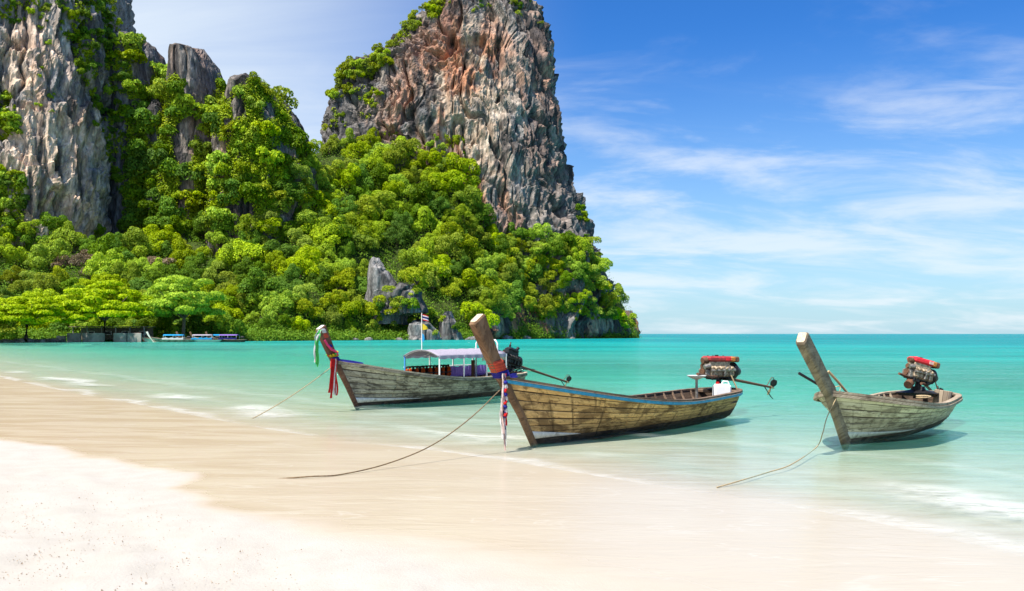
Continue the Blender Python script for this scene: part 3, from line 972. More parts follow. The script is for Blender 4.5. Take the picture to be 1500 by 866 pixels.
CR = {
    'bright': [crown_mesh('crown', M['leaf_bright'], 100 + i, 27 + i % 5, 6400, 1.0, 0.080, (0.17, 0.36), 0.42, 0.74) for i in range(6)],
    'dark': [crown_mesh('crown', M['leaf_dark'], 120 + i, 25 + i % 5, 6400, 1.0, 0.080, (0.17, 0.36), 0.42, 0.74) for i in range(5)],
    'olive': [crown_mesh('crown', M['leaf_olive'], 140 + i, 26, 5600, 0.95, 0.080, (0.16, 0.32), 0.6, 0.74) for i in range(4)],
    'dry': [crown_mesh('crown', M['leaf_dry'], 160 + i, 16, 2000, 0.7, 0.11, (0.22, 0.36), 1.6) for i in range(2)],
}
TR = [trunk_mesh(i) for i in range(4)]
SHRUB = {
    'bright': [crown_mesh('foliage', M['leaf_bright'], 200 + i, 7, 1100, 0.85, 0.19, (0.3, 0.5)) for i in range(3)],
    'dark': [crown_mesh('foliage', M['leaf_dark'], 210 + i, 7, 1100, 0.85, 0.19, (0.3, 0.5)) for i in range(3)],
    'olive': [crown_mesh('foliage', M['leaf_olive'], 220 + i, 8, 1000, 0.8, 0.18, (0.25, 0.45), 0.8) for i in range(3)],
}
KIND_TXT = {'bright': 'bright green', 'dark': 'deep green', 'olive': 'yellowish olive', 'dry': 'nearly leafless grey-brown'}


def put_tree(loc, r, kind, place, group, squash=1.0, lift=0.75):
    size = 'small' if r < 4.0 else ('broad' if r > 5.6 else 'mid-sized')
    hz_ = 'just above the waterline' if loc[2] < 9 else ('low' if loc[2] < 22 else ('halfway up' if loc[2] < 42 else 'high up'))
    e = empty('tree', loc, random.uniform(0, 6.28), '%s %s tree %s %s' % (size, KIND_TXT[kind], hz_, place), 'tree', '%s trees %s' % (KIND_TXT[kind], group))
    t_ = link('trunk', random.choice(TR), e)
    t_.scale = (r, r, r * (lift + 0.25))
    c = link('crown', random.choice(CR[kind]), e, (0, 0, r * lift))
    c.scale = (r * random.uniform(.85, 1.25), r * random.uniform(.85, 1.25), r * squash * random.uniform(1.0, 1.5))
    c.rotation_euler = (random.uniform(-.15, .15), random.uniform(-.15, .15), random.uniform(0, 6.28))
    return e


def put_shrub(loc, r, kind, place, group):
    size = 'tiny' if r < 1.8 else ('small' if r < 3.0 else ('large' if r > 4.6 else 'mid-sized'))
    e = empty('shrub', loc, random.uniform(0, 6.28), '%s %s shrub %s' % (size, KIND_TXT[kind], place), 'shrub', '%s shrubs %s' % (KIND_TXT[kind], group))
    c = link('foliage', random.choice(SHRUB[kind]), e, (0, 0, r * 0.15))
    c.scale = (r * random.uniform(.85, 1.2), r * random.uniform(.85, 1.2), r * random.uniform(.95, 1.55))
    return e


ORIG = Vector((0, 0, CAM_H))


def cast(px, py, hill=True, rock=True):
    d = ray(px, py)
    best = None
    if hill:
        h = hill_bvh.ray_cast(ORIG, d, 900)
        if h[0] is not None:
            best = (h[3], h[0], h[1], 'hill')
    if rock:
        for o, b in BVH:
            h = b.ray_cast(ORIG, d, 900)
            if h[0] is not None and (best is None or h[3] < best[0]):
                best = (h[3], h[0], h[1], o.name)
    return best


def in_poly(x, y, poly):
    return bool(inside(np.array([x]), np.array([y]), poly)[0])


# trees on the slope: spaced in the view so that each crown shows
SLOPE = [(-30, 352), (60, 350), (120, 352), (185, 352), (235, 330), (300, 338), (345, 345), (400, 318), (432, 270), (446, 232), (470, 214), (500, 206), (560, 226), (620, 240), (665, 256), (690, 305), (735, 345), (800, 358), (858, 366), (880, 396), (900, 432), (922, 462), (918, 474),
         (880, 474), (800, 470), (740, 468), (700, 478), (660, 486), (600, 486), (560, 490), (440, 492), (330, 484), (200, 470), (60, 470), (-30, 480)]
pts = []
tries = 0
rs = random.Random(99)
while tries < 9000 and len(pts) < 284:
    tries += 1
    x, y = rs.uniform(-30, 922), rs.uniform(200, 492)
    if not in_poly(x, y, SLOPE):
        continue
    mind = 19 if x < 700 else 13.5
    if any((x - a) ** 2 + ((y - b) * 1.25) ** 2 < mind ** 2 for a, b in pts):
        continue
    if 532 < x < 608 and 374 < y < 446 and rs.random() < 0.93:
        continue
    if 592 < x < 680 and y > 440:
        continue
    pts.append((x, y))
DRY_AT = [(95, 398), (128, 392), (236, 396), (424, 402), (706, 376), (590, 470)]
ntree = 0
for x, y in sorted(pts, key=lambda p: p[1]):
    h = cast(x, y)
    if h is None:
        continue
    Yd = h[1].y
    if x > 740 and y < 455:
        r = rs.uniform(14, 22) * Yd / FPX
    else:
        r = rs.choice((rs.uniform(15, 23), rs.uniform(19, 30))) * Yd / FPX
    if y > 470:
        r *= 0.8
    u_ = rs.random()
    if x > 740:
        kind = 'olive' if u_ < 0.42 + (0.25 if y > 410 else 0) else ('bright' if u_ < 0.86 else 'dark')
    elif x < 430:
        kind = 'bright' if u_ < 0.52 else ('dark' if u_ < 0.85 else 'olive')
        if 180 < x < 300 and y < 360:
            kind = 'dark'  # valley shade put into the leaf colour: only deep green crowns here
    else:
        kind = 'bright' if u_ < 0.60 else ('dark' if u_ < 0.84 else 'olive')
        if y > 440 and u_ > 0.3:
            kind = 'olive'
    if any((x - a) ** 2 + (y - b) ** 2 < 17 ** 2 for a, b in DRY_AT):
        kind = 'dry'
    if x < 330:
        place, grp = 'below the pale left cliff', 'below the pale left cliff'
    elif x < 480:
        place, grp = 'below the overgrown spires', 'below the spires'
    elif x < 740:
        place, grp = 'beneath the great cliff', 'beneath the great cliff'
    else:
        place, grp = 'on the headland point', 'on the headland'
    put_tree(h[1] - Vector((0, 0, r * 0.35)), r, kind, place, grp)
    ntree += 1
print('slope trees', ntree)

# shrubs and climbing trees on the rock: (polygon, count, size px, kinds, place)
ROCK_VEG = [
    ([(490, 110), (560, 40), (610, -5), (660, -5), (640, 20), (600, 50), (560, 100), (520, 135), (488, 150)], 72, (5, 12), ('olive', 'olive', 'bright'), 'on the sloping left shoulder of the great cliff', 'on the great cliff shoulder'),
    ([(476, 190), (486, 120), (560, 130), (560, 170), (520, 190)], 12, (4, 9), ('olive', 'bright'), 'on the sloping left shoulder of the great cliff', 'on the great cliff shoulder'),
    ([(600, -5), (800, -5), (815, 60), (780, 30), (640, 12)], 14, (3, 7), ('olive', 'dark'), 'on the brow of the great cliff', 'on the great cliff brow'),
    ([(560, 190), (680, 200), (690, 260), (620, 235), (560, 215)], 16, (5, 10), ('olive', 'bright', 'bright'), 'at the cave foot of the great cliff', 'at the great cliff foot'),
    ([(820, 250), (850, 300), (885, 380), (865, 370), (840, 300)], 12, (4, 9), ('dark', 'bright'), 'clinging to the seaward edge of the great cliff', 'on the great cliff edge'),
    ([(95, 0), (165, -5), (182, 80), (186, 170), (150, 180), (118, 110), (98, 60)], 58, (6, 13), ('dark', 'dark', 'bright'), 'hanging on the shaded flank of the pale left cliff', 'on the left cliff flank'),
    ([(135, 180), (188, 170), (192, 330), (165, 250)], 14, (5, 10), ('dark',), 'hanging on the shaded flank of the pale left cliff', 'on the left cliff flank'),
    ([(0, 0), (95, -5), (90, 50), (0, 40)], 18, (4, 9), ('olive', 'bright', 'dark'), 'on ledges near the top of the pale left cliff', 'on the left cliff top'),
    ([(0, 130), (22, 140), (24, 190), (0, 210)], 8, (8, 14), ('dark', 'bright'), 'at the far edge of the pale left cliff', 'on the left cliff far edge'),
    ([(-20, 240), (32, 250), (34, 345), (-20, 350)], 22, (9, 15), ('dark', 'dark', 'bright'), 'at the far edge of the pale left cliff', 'on the left cliff far edge'),
    ([(50, 60), (90, 60), (95, 200), (50, 160)], 7, (3, 6), ('olive', 'bright'), 'on ledges near the top of the pale left cliff', 'on the left cliff top'),
]
nshrub = 0
for poly, cnt, (s0_, s1_), kinds, place, grp in ROCK_VEG:
    xs_, ys_ = [p[0] for p in poly], [p[1] for p in poly]
    k = 0
    for _ in range(cnt * 20):
        if k >= cnt:
            break
        x, y = rs.uniform(min(xs_), max(xs_)), rs.uniform(min(ys_), max(ys_))
        if not in_poly(x, y, poly):
            continue
        h = cast(x, y, hill=False)
        if h is None:
            continue
        r = rs.uniform(s0_, s1_) * h[1].y / FPX
        put_shrub(h[1] - Vector((0, 0, r * 0.3)) + Vector((h[2].x, h[2].y, 0)) * 0.15 * r, r, rs.choice(kinds), place, grp)
        k += 1
        nshrub += 1

# spires are mostly overgrown, bare rock only near their faces
SPIRE = [(184, 62), (200, 56), (225, 78), (240, 125), (262, 105), (275, 84), (300, 82), (318, 112), (335, 150), (352, 128), (375, 112), (412, 145), (432, 185), (446, 232), (440, 280), (400, 325), (345, 340), (300, 335), (190, 335)]
BARE = [(208, 92, 20, 34), (290, 112, 27, 46), (350, 158, 12, 20), (270, 208, 18, 36), (318, 215, 18, 18), (360, 315, 15, 32), (435, 262, 10, 22), (392, 165, 10, 14), (225, 160, 10, 20)]
k = 0
spts = []
for _ in range(6000):
    if k >= 95:
        break
    x, y = rs.uniform(184, 446), rs.uniform(52, 340)
    if not in_poly(x, y, SPIRE):
        continue
    if any(((x - a) / c) ** 2 + ((y - b) / d_) ** 2 < 1 for a, b, c, d_ in BARE):
        continue
    if any((x - a) ** 2 + (y - b) ** 2 < 15 ** 2 for a, b in spts):
        continue
    h = cast(x, y)
    if h is None:
        continue
    spts.append((x, y))
    shade = x < 262 and y > 150  # deep green leaves here put the left cliff's shade into the foliage colour
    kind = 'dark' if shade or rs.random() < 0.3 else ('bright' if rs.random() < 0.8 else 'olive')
    r = rs.uniform(12, 24) * h[1].y / FPX
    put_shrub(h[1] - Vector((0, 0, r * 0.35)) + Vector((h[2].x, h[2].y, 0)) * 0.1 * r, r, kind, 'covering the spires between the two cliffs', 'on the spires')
    k += 1

# shrubs along the sea cliff and rock feet
for _ in range(700):
    if nshrub + k >= 276:
        break
    x = rs.uniform(430, 928)
    y = rs.uniform(452, 474) if x > 690 else rs.uniform(462, 494)
    if 600 < x < 678 and rs.random() < 0.85:
        continue
    if x > 770 and y > 466 and rs.random() < 0.6:
        continue
    h = cast(x, y)
    if h is None:
        continue
    r = rs.uniform(6, 12) * h[1].y / FPX
    put_shrub(h[1] - Vector((0, 0, r * 0.3)), r, rs.choice(('olive', 'olive', 'bright')) if x > 500 else rs.choice(('bright', 'bright', 'olive', 'dark')), 'fringing the shore rocks under the slope', 'along the shore rocks')
    nshrub += 1
for x, y, r in ((898, 462, 14), (908, 466, 13), (916, 468, 12), (922, 471, 11), (925, 474, 9), (888, 458, 13), (912, 474, 9)):
    h = cast(x, y + 3) or cast(x - 8, y + 6)
    if h is None:
        continue
    r = r * h[1].y / FPX
    put_shrub(h[1] - Vector((0, 0, r * 0.1)), r, rs.choice(('olive', 'bright')), 'overhanging the tip of the headland', 'on the headland tip')
for x, y, r in ((536, 446, 15), (556, 450, 14), (580, 452, 15), (604, 446, 14), (532, 424, 12), (608, 426, 12), (570, 398, 9), (590, 408, 8), (600, 470, 12), (628, 462, 10), (636, 488, 8), (668, 478, 11), (648, 468, 8), (684, 486, 11), (594, 488, 10)):
    h = cast(x, y)
    if h is None:
        continue
    r = r * h[1].y / FPX
    put_shrub(h[1] - Vector((0, 0, r * 0.4)), r, rs.choice(('olive', 'bright', 'dark')), 'half burying the grey outcrops low on the slope', 'around the outcrops')
print('shrubs', nshrub + k)

# creepers matted over the rock faces
rng = np.random.default_rng(8)
CREEP = [(SPIRE, 8000, 6.5, -0.5, BARE), (ROCK_VEG[0][0], 900, 4.0, -0.3, []), (ROCK_VEG[1][0], 90, 3.5, 0.1, []), (ROCK_VEG[5][0], 520, 4.5, -0.2, []), (ROCK_VEG[6][0], 200, 4.0, -0.1, []),
         (ROCK_VEG[9][0], 260, 5.0, -0.5, []), (ROCK_VEG[8][0], 90, 4.5, -0.5, []), (ROCK_VEG[7][0], 120, 3.0, 0.1, []), (ROCK_VEG[3][0], 120, 4.0, 0.0, []), ([(690, 448), (930, 448), (928, 466), (690, 470)], 420, 3.2, 0.0, [])]
cen, nr, ton = [], [], []
for poly, cnt, spx, thr, bare in CREEP:
    xs_, ys_ = [p[0] for p in poly], [p[1] for p in poly]
    for _ in range(cnt):
        x, y = rs.uniform(min(xs_), max(xs_)), rs.uniform(min(ys_), max(ys_))
        if not in_poly(x, y, poly) or any(((x - a) / c) ** 2 + ((y - b) / d_) ** 2 < 1.0 for a, b, c, d_ in bare):
            continue
        h = cast(x, y)
        if h is None:
            continue
        pv = np.array(h[1])
        if vnoise(pv[None] / 7.0, 900)[0] < thr:
            continue
        sz = spx * h[1].y / FPX * rs.uniform(.5, 1.2)
        n0 = np.array(h[2])
        if n0[1] > 0:
            n0 = -n0
        tn_ = rs.gauss(.45, .25)
        for _k in range(16):
            d_ = rng.normal(size=3)
            d_ /= np.linalg.norm(d_)
            if d_ @ n0 < -0.1:
                d_ = -d_
            cen.append(pv + d_ * sz * np.array([1, 1, 1.3]) * rs.uniform(.4, 1.05))
            nr.append(d_ + np.array([0, 0, .5]) + rng.normal(size=3) * .4)
            ton.append(tn_ + rs.gauss(0, .15))
V, F = leaves(np.array(cen), np.array(nr), 0.85 * rng.uniform(.6, 1.3, len(cen)), rng)
me = mesh_np('creepers', V, F, False, [M['leaf_bright']], {'tone': ('FACE', 'FLOAT', np.clip(ton, 0, 1))})
link('creepers', me, kind='stuff', label='green creepers matted over the limestone faces', cat='creepers')

# undergrowth filling the gaps between crowns
rng = np.random.default_rng(5)
cen, nr = [], []
for it_ in range(21000):
    x, y = rs.uniform(-40, 930), (rs.uniform(200, 499) if it_ < 15000 else rs.uniform(484, 500))
    h = cast(x, y, rock=False)
    if h is None:
        continue
    hr = None
    s = h[1].y / FPX * 11
    for _k in range(14):
        d_ = np.array([rs.gauss(0, 1), rs.gauss(0, 1), abs(rs.gauss(0, 1))])
        d_ /= np.linalg.norm(d_)
        cen.append(np.array(h[1]) + d_ * s * rs.uniform(.6, 1.1))
        nr.append(d_ + rng.normal(size=3) * .5)
V, F = leaves(np.array(cen), np.array(nr), 0.55 * rng.uniform(.6, 1.3, len(cen)), rng)
me = mesh_np('undergrowth', V, F, False, [M['leaf_dark']], {'tone': ('FACE', 'FLOAT', np.clip(rng.normal(.5, .3, len(F)), 0, 1))})
link('undergrowth', me, kind='stuff', label='dense green undergrowth between the forest trees', cat='undergrowth')

# big spreading shade trees behind the far beach
for i, (px, pyb, Y, wpx, top, lab) in enumerate(((38, 496, 184, 120, 421, 'broad bright green shade tree at the far end of the beach'),
                                                (152, 496, 196, 138, 402, 'broad layered shade tree standing over the concrete wall'),
                                                (268, 496, 205, 128, 392, 'tall spreading shade tree right behind the moored boats'))):
    e = empty('shade_tree', (X_(px, Y), Y, 0.6), 0.4 * i, lab, 'tree')
    r = wpx / 2 * Y / FPX
    H = Z_(top, Y)
    cm = crown_mesh('crown', M['leaf_bright'], 300 + i, 85, 30000, 0.72, 0.050, (0.13, 0.27), 0.45, 0.84, True)
    c = link('crown', cm, e, (0, 0, H * 0.47))
    c.scale = (r * 1.08, r * 0.95, H * 0.52 / 0.72)
    b = MB()
    b.tube([(0, 0, -1), (0, 0, 0.3), (.3, 0, H * .3), (.1, .2, H * .62)], [.6, .45, .36, .2], 9)
    for k in range(7):
        a = k * .9
        b.tube([(.2, 0, H * .28), (r * .35 * math.cos(a), r * .35 * math.sin(a), H * .45), (r * .75 * math.cos(a), r * .75 * math.sin(a), H * .62)], [.22, .14, .05], 6)
    b.build('trunk', M['bark'], e)
for i in range(9):
    px = -5 + i * 26
    put_tree(Vector((X_(px, 228), 228 + rs.uniform(-3, 3), 1.5)), rs.uniform(3.8, 5.0), rs.choice(('dark', 'bright', 'bright')), 'behind the shade trees', 'behind the shade trees', 1.0, .7)
for i in range(17):
    px = -10 + i * 22
    Y = np.interp(px, (0, 330), (203, 216)) + rs.uniform(-2, 2)
    put_tree(Vector((X_(px, Y), Y, -0.6)), rs.uniform(3.2, 4.6), 'dark' if i % 3 else 'bright', 'behind the far beach', 'behind the far beach', 1.0, .62)
for i, (px, py, Y, r, kd) in enumerate(((10, 492, 178, 3.2, 'olive'), (-12, 488, 180, 3.6, 'bright'))):
    put_shrub(Vector((X_(px, Y), Y, 1.2)), r, kd, 'on the sand at the far end of the beach', 'at the far beach end')

# ------------------------------------------------------------------ far shore: wall, hut, stones
wl = empty('retaining_wall', (X_(150, 192), 192, 0.0), 0, 'low grey concrete retaining wall under the shade trees', 'wall')
for a, b_, top in ((82, 96, 492), (98, 119, 488), (121, 154, 488), (166, 186, 488), (187, 208, 488)):
    xa, xb = X_(a, 192), X_(b_, 192)
    h = Z_(top, 192)
    MB().box(((xa + xb) / 2 - wl.location.x, random.uniform(-.15, .15), h / 2 - .2), (xb - xa - 0.15, 0.4, h + .4), bev=.06).build('panel', M['concrete'], wl)
hut = empty('beach_hut', (X_(165, 199), 199, 0.6), 0, 'open-fronted brown beach hut in the shade behind the wall', 'hut')
MB().box((0, 0, 2.9), (18, 5, .18), bev=.04).build('roof', M['thatch'], hut)
MB().box((0, 2.2, 1.3), (17, .15, 2.8)).build('wall', M['thatch'], hut)
for k in range(6):
    MB().cyl((-8.2 + k * 3.28, -2, -.6), (-8.2 + k * 3.28, -2, 2.85), .12, n=8).build('post', M['concrete'], hut)
for k in range(4):
    wx = MB().box((-6 + k * 4, 2.05, 1.5), (1.6, .1, .9), bev=.02).build('window', M['white_paint'], hut)
    MB().box((-6 + k * 4, 1.98, 1.5), (1.3, .06, .7)).build('pane', M['iron'], wx)


def boulder(name, loc, r, seed, label, group, mat='rock'):
    n1_, n2_ = 14, 10
    th_, ph_ = np.meshgrid(np.linspace(0, 2 * math.pi, n1_, endpoint=False), np.linspace(0.03, math.pi - .03, n2_), indexing='ij')
    p = np.stack([np.cos(th_) * np.sin(ph_), np.sin(th_) * np.sin(ph_), np.cos(ph_)], -1).reshape(-1, 3)
    d_ = 1 + .45 * fbm(p * 1.4 + seed * 3.1, 3, seed)
    V_ = p * d_[:, None] * np.array([1.3, 1, .75]) * r
    col = np.tile([[.2, .19, .18, 1]], (len(V_), 1)) * (1 + .5 * fbm(p * 4, 2, seed))[:, None]
    me_ = mesh_np('boulder', V_, grid_faces(n1_, n2_, True)[:, ::-1], True, [M['rock']], {'rockcol': ('POINT', 'FLOAT_COLOR', col)})
    return link(name, me_, loc=loc, label=label, cat='rock', group=group)


for i in range(13):
    px = -20 + i * 9
    Y = np.interp(px, (0, 100), (180, 193)) + random.uniform(-1, 1)
    boulder('boulder', (X_(px, Y), Y, .2), random.uniform(.5, 1.0), 500 + i, 'dark grey boulder in the row along the far beach', 'boulders along the far beach')
for i, (px, Y, r) in enumerate(((606, 257, 1.2), (618, 256, .8), (690, 262, 1.3), (704, 266, 1.0), (585, 254, .9), (540, 248, 1.0), (520, 245, .8), (470, 236, .9), (742, 292, 1.6), (770, 306, 1.4))):
    boulder('boulder', (X_(px, Y), Y, .1), r, 530 + i, 'wet rock at the waterline under the forested slope', 'waterline rocks')


# ------------------------------------------------------------------ long-tail boats
class Hull:
    """x runs aft from the stem foot, y to port (far side), z up from the water"""
    def __init__(s, L, B, zb, zm, zs, stem, keel_mid=-0.22, keel_bow=-0.05, keel_st=0.02, st_rake=0.5, full=0.5):
        s.L, s.B, s.zb, s.zm, s.zs, s.km, s.kb, s.ks, s.sr, s.full = L, B, zb, zm, zs, keel_mid, keel_bow, keel_st, st_rake, full
        s.stem = stem                       # list of (z, forward)
        s.bot = (.24, .32, .50, .54)

    def R(s, z):
        return float(np.interp(z, [p[0] for p in s.stem], [p[1] for p in s.stem]))

    def zg(s, a):
        z = s.zm
        if a < 0.62:
            z += (s.zb - s.zm) * (1 - a / 0.62) ** 1.9
        if a > 0.55:
            z += (s.zs - s.zm) * ((a - 0.55) / 0.45) ** 2
        return z

    def zk(s, a):
        return float(np.interp(a, (0, .12, .35, .75, .92, 1), (s.kb, s.kb * .6 + s.km * .4, s.km, s.km, s.km * .5 + s.ks * .5, s.ks)))

    def bg(s, a):
        if a < s.full:
            f = 1 - (1 - a / s.full) ** 2.1
        else:
            f = 1 - 0.22 * ((a - s.full) / (1 - s.full)) ** 2
        if a > 0.84:
            f *= math.sqrt(max(0.0, 1 - ((a - 0.84) / 0.16) ** 2.6))
        return s.B * f

    def pw(s, a, w, side, off=0.0):
        """plank coordinate: 0..0.44 is the painted bottom, which climbs from bow to midships"""
        wb = float(np.interp(a, (0, .15, .45, 1), s.bot))
        w = w / .44 * wb if w <= .44 else wb + (w - .44) / .56 * (1 - wb)
        return s.pt(a, w, side, off)

    def pt(s, a, w, side, off=0.0):
        v = max(0.0, min(1.0, w)) ** 1.5
        zk, zg = s.zk(a), s.zg(a)
        z = zk + (zg - zk) * v
        p = float(np.interp(a, (0, .15, .45, .8, 1), (1.05, .8, .46, .42, .34)))
        b = s.bg(a) * v ** p
        x = a * s.L - s.R(z) * (1 - a) ** 3 + s.sr * (v - 0.5) * a ** 7
        n = 0.0
        if off:
            b = max(0.0, b + off)
            x -= off * 0.4 * (1 - a) ** 6
        return Vector((x, side * b, z))


def uvmesh(name, Gd, mats, uvf, close_thick=None):
    """Gd: grid of points (list of lists); uvf gives (u, v) per grid index"""
    nu, nv = len(Gd), len(Gd[0])
    V_ = [p for r in Gd for p in r]
    F_ = [(i * nv + j, (i + 1) * nv + j, (i + 1) * nv + j + 1, i * nv + j + 1) for i in range(nu - 1) for j in range(nv - 1)]
    me_ = bpy.data.meshes.new(name)
    me_.from_pydata([tuple(p) for p in V_], [], F_)
    ul = me_.uv_layers.new(name='UVMap')
    for pl in me_.polygons:
        pl.use_smooth = True
        for li in pl.loop_indices:
            vi = me_.loops[li].vertex_index
            ul.data[li].uv = uvf(vi // nv, vi % nv)
    for m_ in (mats if isinstance(mats, (list, tuple)) else [mats]):
        me_.materials.append(m_)
    me_.update()
    return me_


def box_uv(me_, sc=1.0):
    """length-wise UVs by dominant axis (for sticks and rails)"""
    ul = me_.uv_layers.new(name='UVMap')
    co = [v_.co for v_ in me_.vertices]
    ext = [max(c[k] for c in co) - min(c[k] for c in co) for k in range(3)]
    ax = ext.index(max(ext))
    oth = [k for k in range(3) if k != ax]
    for pl in me_.polygons:
        for li in pl.loop_indices:
            c = co[me_.loops[li].vertex_index]
            ul.data[li].uv = (c[ax] * sc, (c[oth[0]] + 1.3 * c[oth[1]]) * sc)
    return me_


def wbuild(b, name, mat, parent, **kw):
    me_ = b.mesh(name, mat)
    box_uv(me_)
    return link(name, me_, parent, **kw)


def stations(n1=46, n2=16):
    return [0.84 * (i / n1) ** 1.15 for i in range(n1)] + [0.84 + 0.16 * math.sin(math.pi / 2 * i / n2) for i in range(n2 + 1)]


ST = stations()


def rail_mesh(h, name, mat, lo, hi, inn, out, a0=0.0, a1=1.0, both=True, bulge=0.0):
    """band swept along the sheer: z offsets lo..hi, lateral offsets inn..out"""
    b = MB()
    for side in (-1, 1):
        rings = []
        for a in ST:
            if a < a0 or a > a1:
                continue
            p = h.pt(a, 1, side)
            p2 = h.pt(min(1, a + .004), 1, side)
            p1 = h.pt(max(0, a - .004), 1, side)
            t_ = (p2 - p1)
            t_.z = 0
            t_.normalize()
            nrm = Vector((t_.y, -t_.x, 0)) * (1 if side < 0 else -1)
            if a >= 0.999:
                nrm = Vector((1, 0, 0))
            if side * nrm.y < 0 and a < .99:
                nrm = -nrm
            Zv = Vector((0, 0, 1))
            rings.append([p + nrm * inn + Zv * lo, p + nrm * out + Zv * (lo + bulge), p + nrm * out + Zv * (hi - bulge), p + nrm * inn + Zv * hi])
        if side > 0:
            rings = [r[::-1] for r in rings]
        b.loft(rings, smooth=False)
        if not both:
            break
    return box_uv(b.mesh(name, mat))


def build_boat(name, h, loc, rz, label, group, mats, nstr=8, nbot=2, stem_w=(0.09, 0.155), stem_d=(0.15, 0.27), stem_top=2.1, lowdetail=False, joints=4, stripe=None, rub=None, seed=1, low_stem=.55):
    rnd = random.Random(seed)
    e = empty(name, loc, rz, label, 'boat', group)
    inset = -0.012 if lowdetail else -0.034
    # shell: dark inner skin seen in the joints and inside
    G1 = [[h.pt(a, w / 14, -1, inset) for w in range(14, -1, -1)] + [h.pt(a, w / 14, 1, inset) for w in range(1, 15)] for a in ST]
    hull = link('hull', uvmesh('hull', G1, mats['inner'], lambda i, j: (ST[i] * h.L, j * 0.08)), e)
    sol = hull.modifiers.new('thick', 'SOLIDIFY')
    sol.thickness = 0.035
    sol.offset = 0
    if not lowdetail:
        wl = [0.0] + [((k + 1) / nstr) for k in range(nstr)]
        wl = [0.44 * x / (nbot / nstr) if x <= nbot / nstr else 0.44 + 0.56 * (x - nbot / nstr) / (1 - nbot / nstr) for x in wl]
        for side in (-1, 1):
            for k in range(nstr):
                cuts = sorted([0.0, 1.0] + [min(.93, max(.08, (q_ + 1 + rnd.uniform(-.33, .33)) / (joints + 0.3))) for q_ in range(joints - 1)])
                for c0, c1 in zip(cuts[:-1], cuts[1:]):
                    aa_ = [c0 + 0.0007] + [a for a in ST if c0 + .004 < a < c1 - .004] + [c1 - 0.0007]
                    g = 0.006 if k else 0.0
                    gap = rnd.uniform(0.5, 1.5)
                    w0_, w1_ = wl[k] + g * gap * .5, wl[k + 1] - 0.006 * rnd.uniform(.4, 1.4) * (1 if k < nstr - 1 else 0)
                    out = 0.010 + rnd.uniform(-.004, .006)
                    wob = rnd.uniform(-.004, .004)
                    Gd = []
                    for i_, a in enumerate(aa_):
                        ww = wob * math.sin(a * 20 + k)
                        r_ = [h.pw(a, w0_ + ww, side, -0.022)]
                        for q_ in (0, .07, .93, 1):
                            w = w0_ + (w1_ - w0_) * q_
                            r_.append(h.pw(a, min(1, w + ww), side, out - (0.003 if q_ in (0, 1) else 0) + 0.003 * math.sin(a * 55 + k * 2.3 + q_)))
                        r_.append(h.pw(a, min(1, w1_ + ww), side, -0.022))
                        if side > 0:
                            r_ = r_[::-1]
                        Gd.append(r_)
                    # end walls
                    Gd = [[h_ + (p - h_) * 0.0 for p, h_ in zip(Gd[0], [h.pw(aa_[0], w0_ + (w1_ - w0_) * min(max(q_ - 1, 0), 3) / 3, side, -0.022) for q_ in (range(6) if side < 0 else range(5, -1, -1))])]] + Gd + \
                         [[h.pw(aa_[-1], w0_ + (w1_ - w0_) * min(max(q_ - 1, 0), 3) / 3, side, -0.022) for q_ in (range(6) if side < 0 else range(5, -1, -1))]]
                    a2 = [aa_[0]] + aa_ + [aa_[-1]]
                    mt = mats['bottom'] if k < nbot else mats['plank']
                    vo = [0, 0, .07, .93, 1, 1]
                    if side > 0:
                        vo = vo[::-1]
                    me_ = uvmesh('plank', Gd, mt, lambda i, j: (a2[i] * h.L + side * 3.3, (w0_ + (w1_ - w0_) * vo[j]) * 1.2))
                    link('plank', me_, hull)
        # ribs and floor inside
        for q_ in range(17):
            a = 0.10 + q_ * 0.05
            b = MB()
            rings = []
            for w in [x_ / 8 for x_ in range(8, 1, -1)]:
                rings.append((w, -1))
            path = [h.pt(a, w, -1, -0.045) for w, _ in rings] + [h.pt(a, w / 8, 1, -0.045) for w in range(2, 9)]
            rr_ = []
            for p in path:
                rr_.append([p + Vector((-.022, 0, -.02)), p + Vector((.022, 0, -.02)), p + Vector((.022, -.035 * (1 if p.y > 0 else -1), .02)), p + Vector((-.022, -.035 * (1 if p.y > 0 else -1), .02))])
            b.loft(rr_)
            wbuild(b, 'rib', mats['rib'], hull)
        nfl = 5
        for q_ in range(nfl):
            y0 = -0.32 + q_ * 0.16
            b = MB()
            zf = h.km + 0.13 + rnd.uniform(-.006, .006)
            x0, x1 = h.L * .2, h.L * .84
            b.box(((x0 + x1) / 2, y0, zf), (x1 - x0, .145, .025), bev=.005)
            wbuild(b, 'floorboard', mats['inner'], hull)
        for a in mats.get('thwarts', (.3, .46, .62, .78)):
            p, q_ = h.pt(a, .93, -1, -.03), h.pt(a, .93, 1, -.03)
            b = MB().box((p.x, 0, p.z - .02), (.2, q_.y - p.y, .03), bev=.006)
            wbuild(b, 'thwart', mats['rib'], e)
        # foredeck
        Gd = []
        for i_ in range(13):
            a = 0.004 + 0.125 * i_ / 12
            L_, R_ = h.pt(a, .985, -1, -.01), h.pt(a, .985, 1, -.01)
            Gd.append([L_.lerp(R_, t_ / 4) + Vector((0, 0, .025 * math.sin(math.pi * t_ / 4))) for t_ in range(5)])
        link('foredeck', uvmesh('foredeck', Gd, mats['rib'], lambda i, j: (i * .1, j * .2)), e)
    # stem post
    zs = list(np.linspace(h.kb - .02, stem_top, 22))
    rings = []
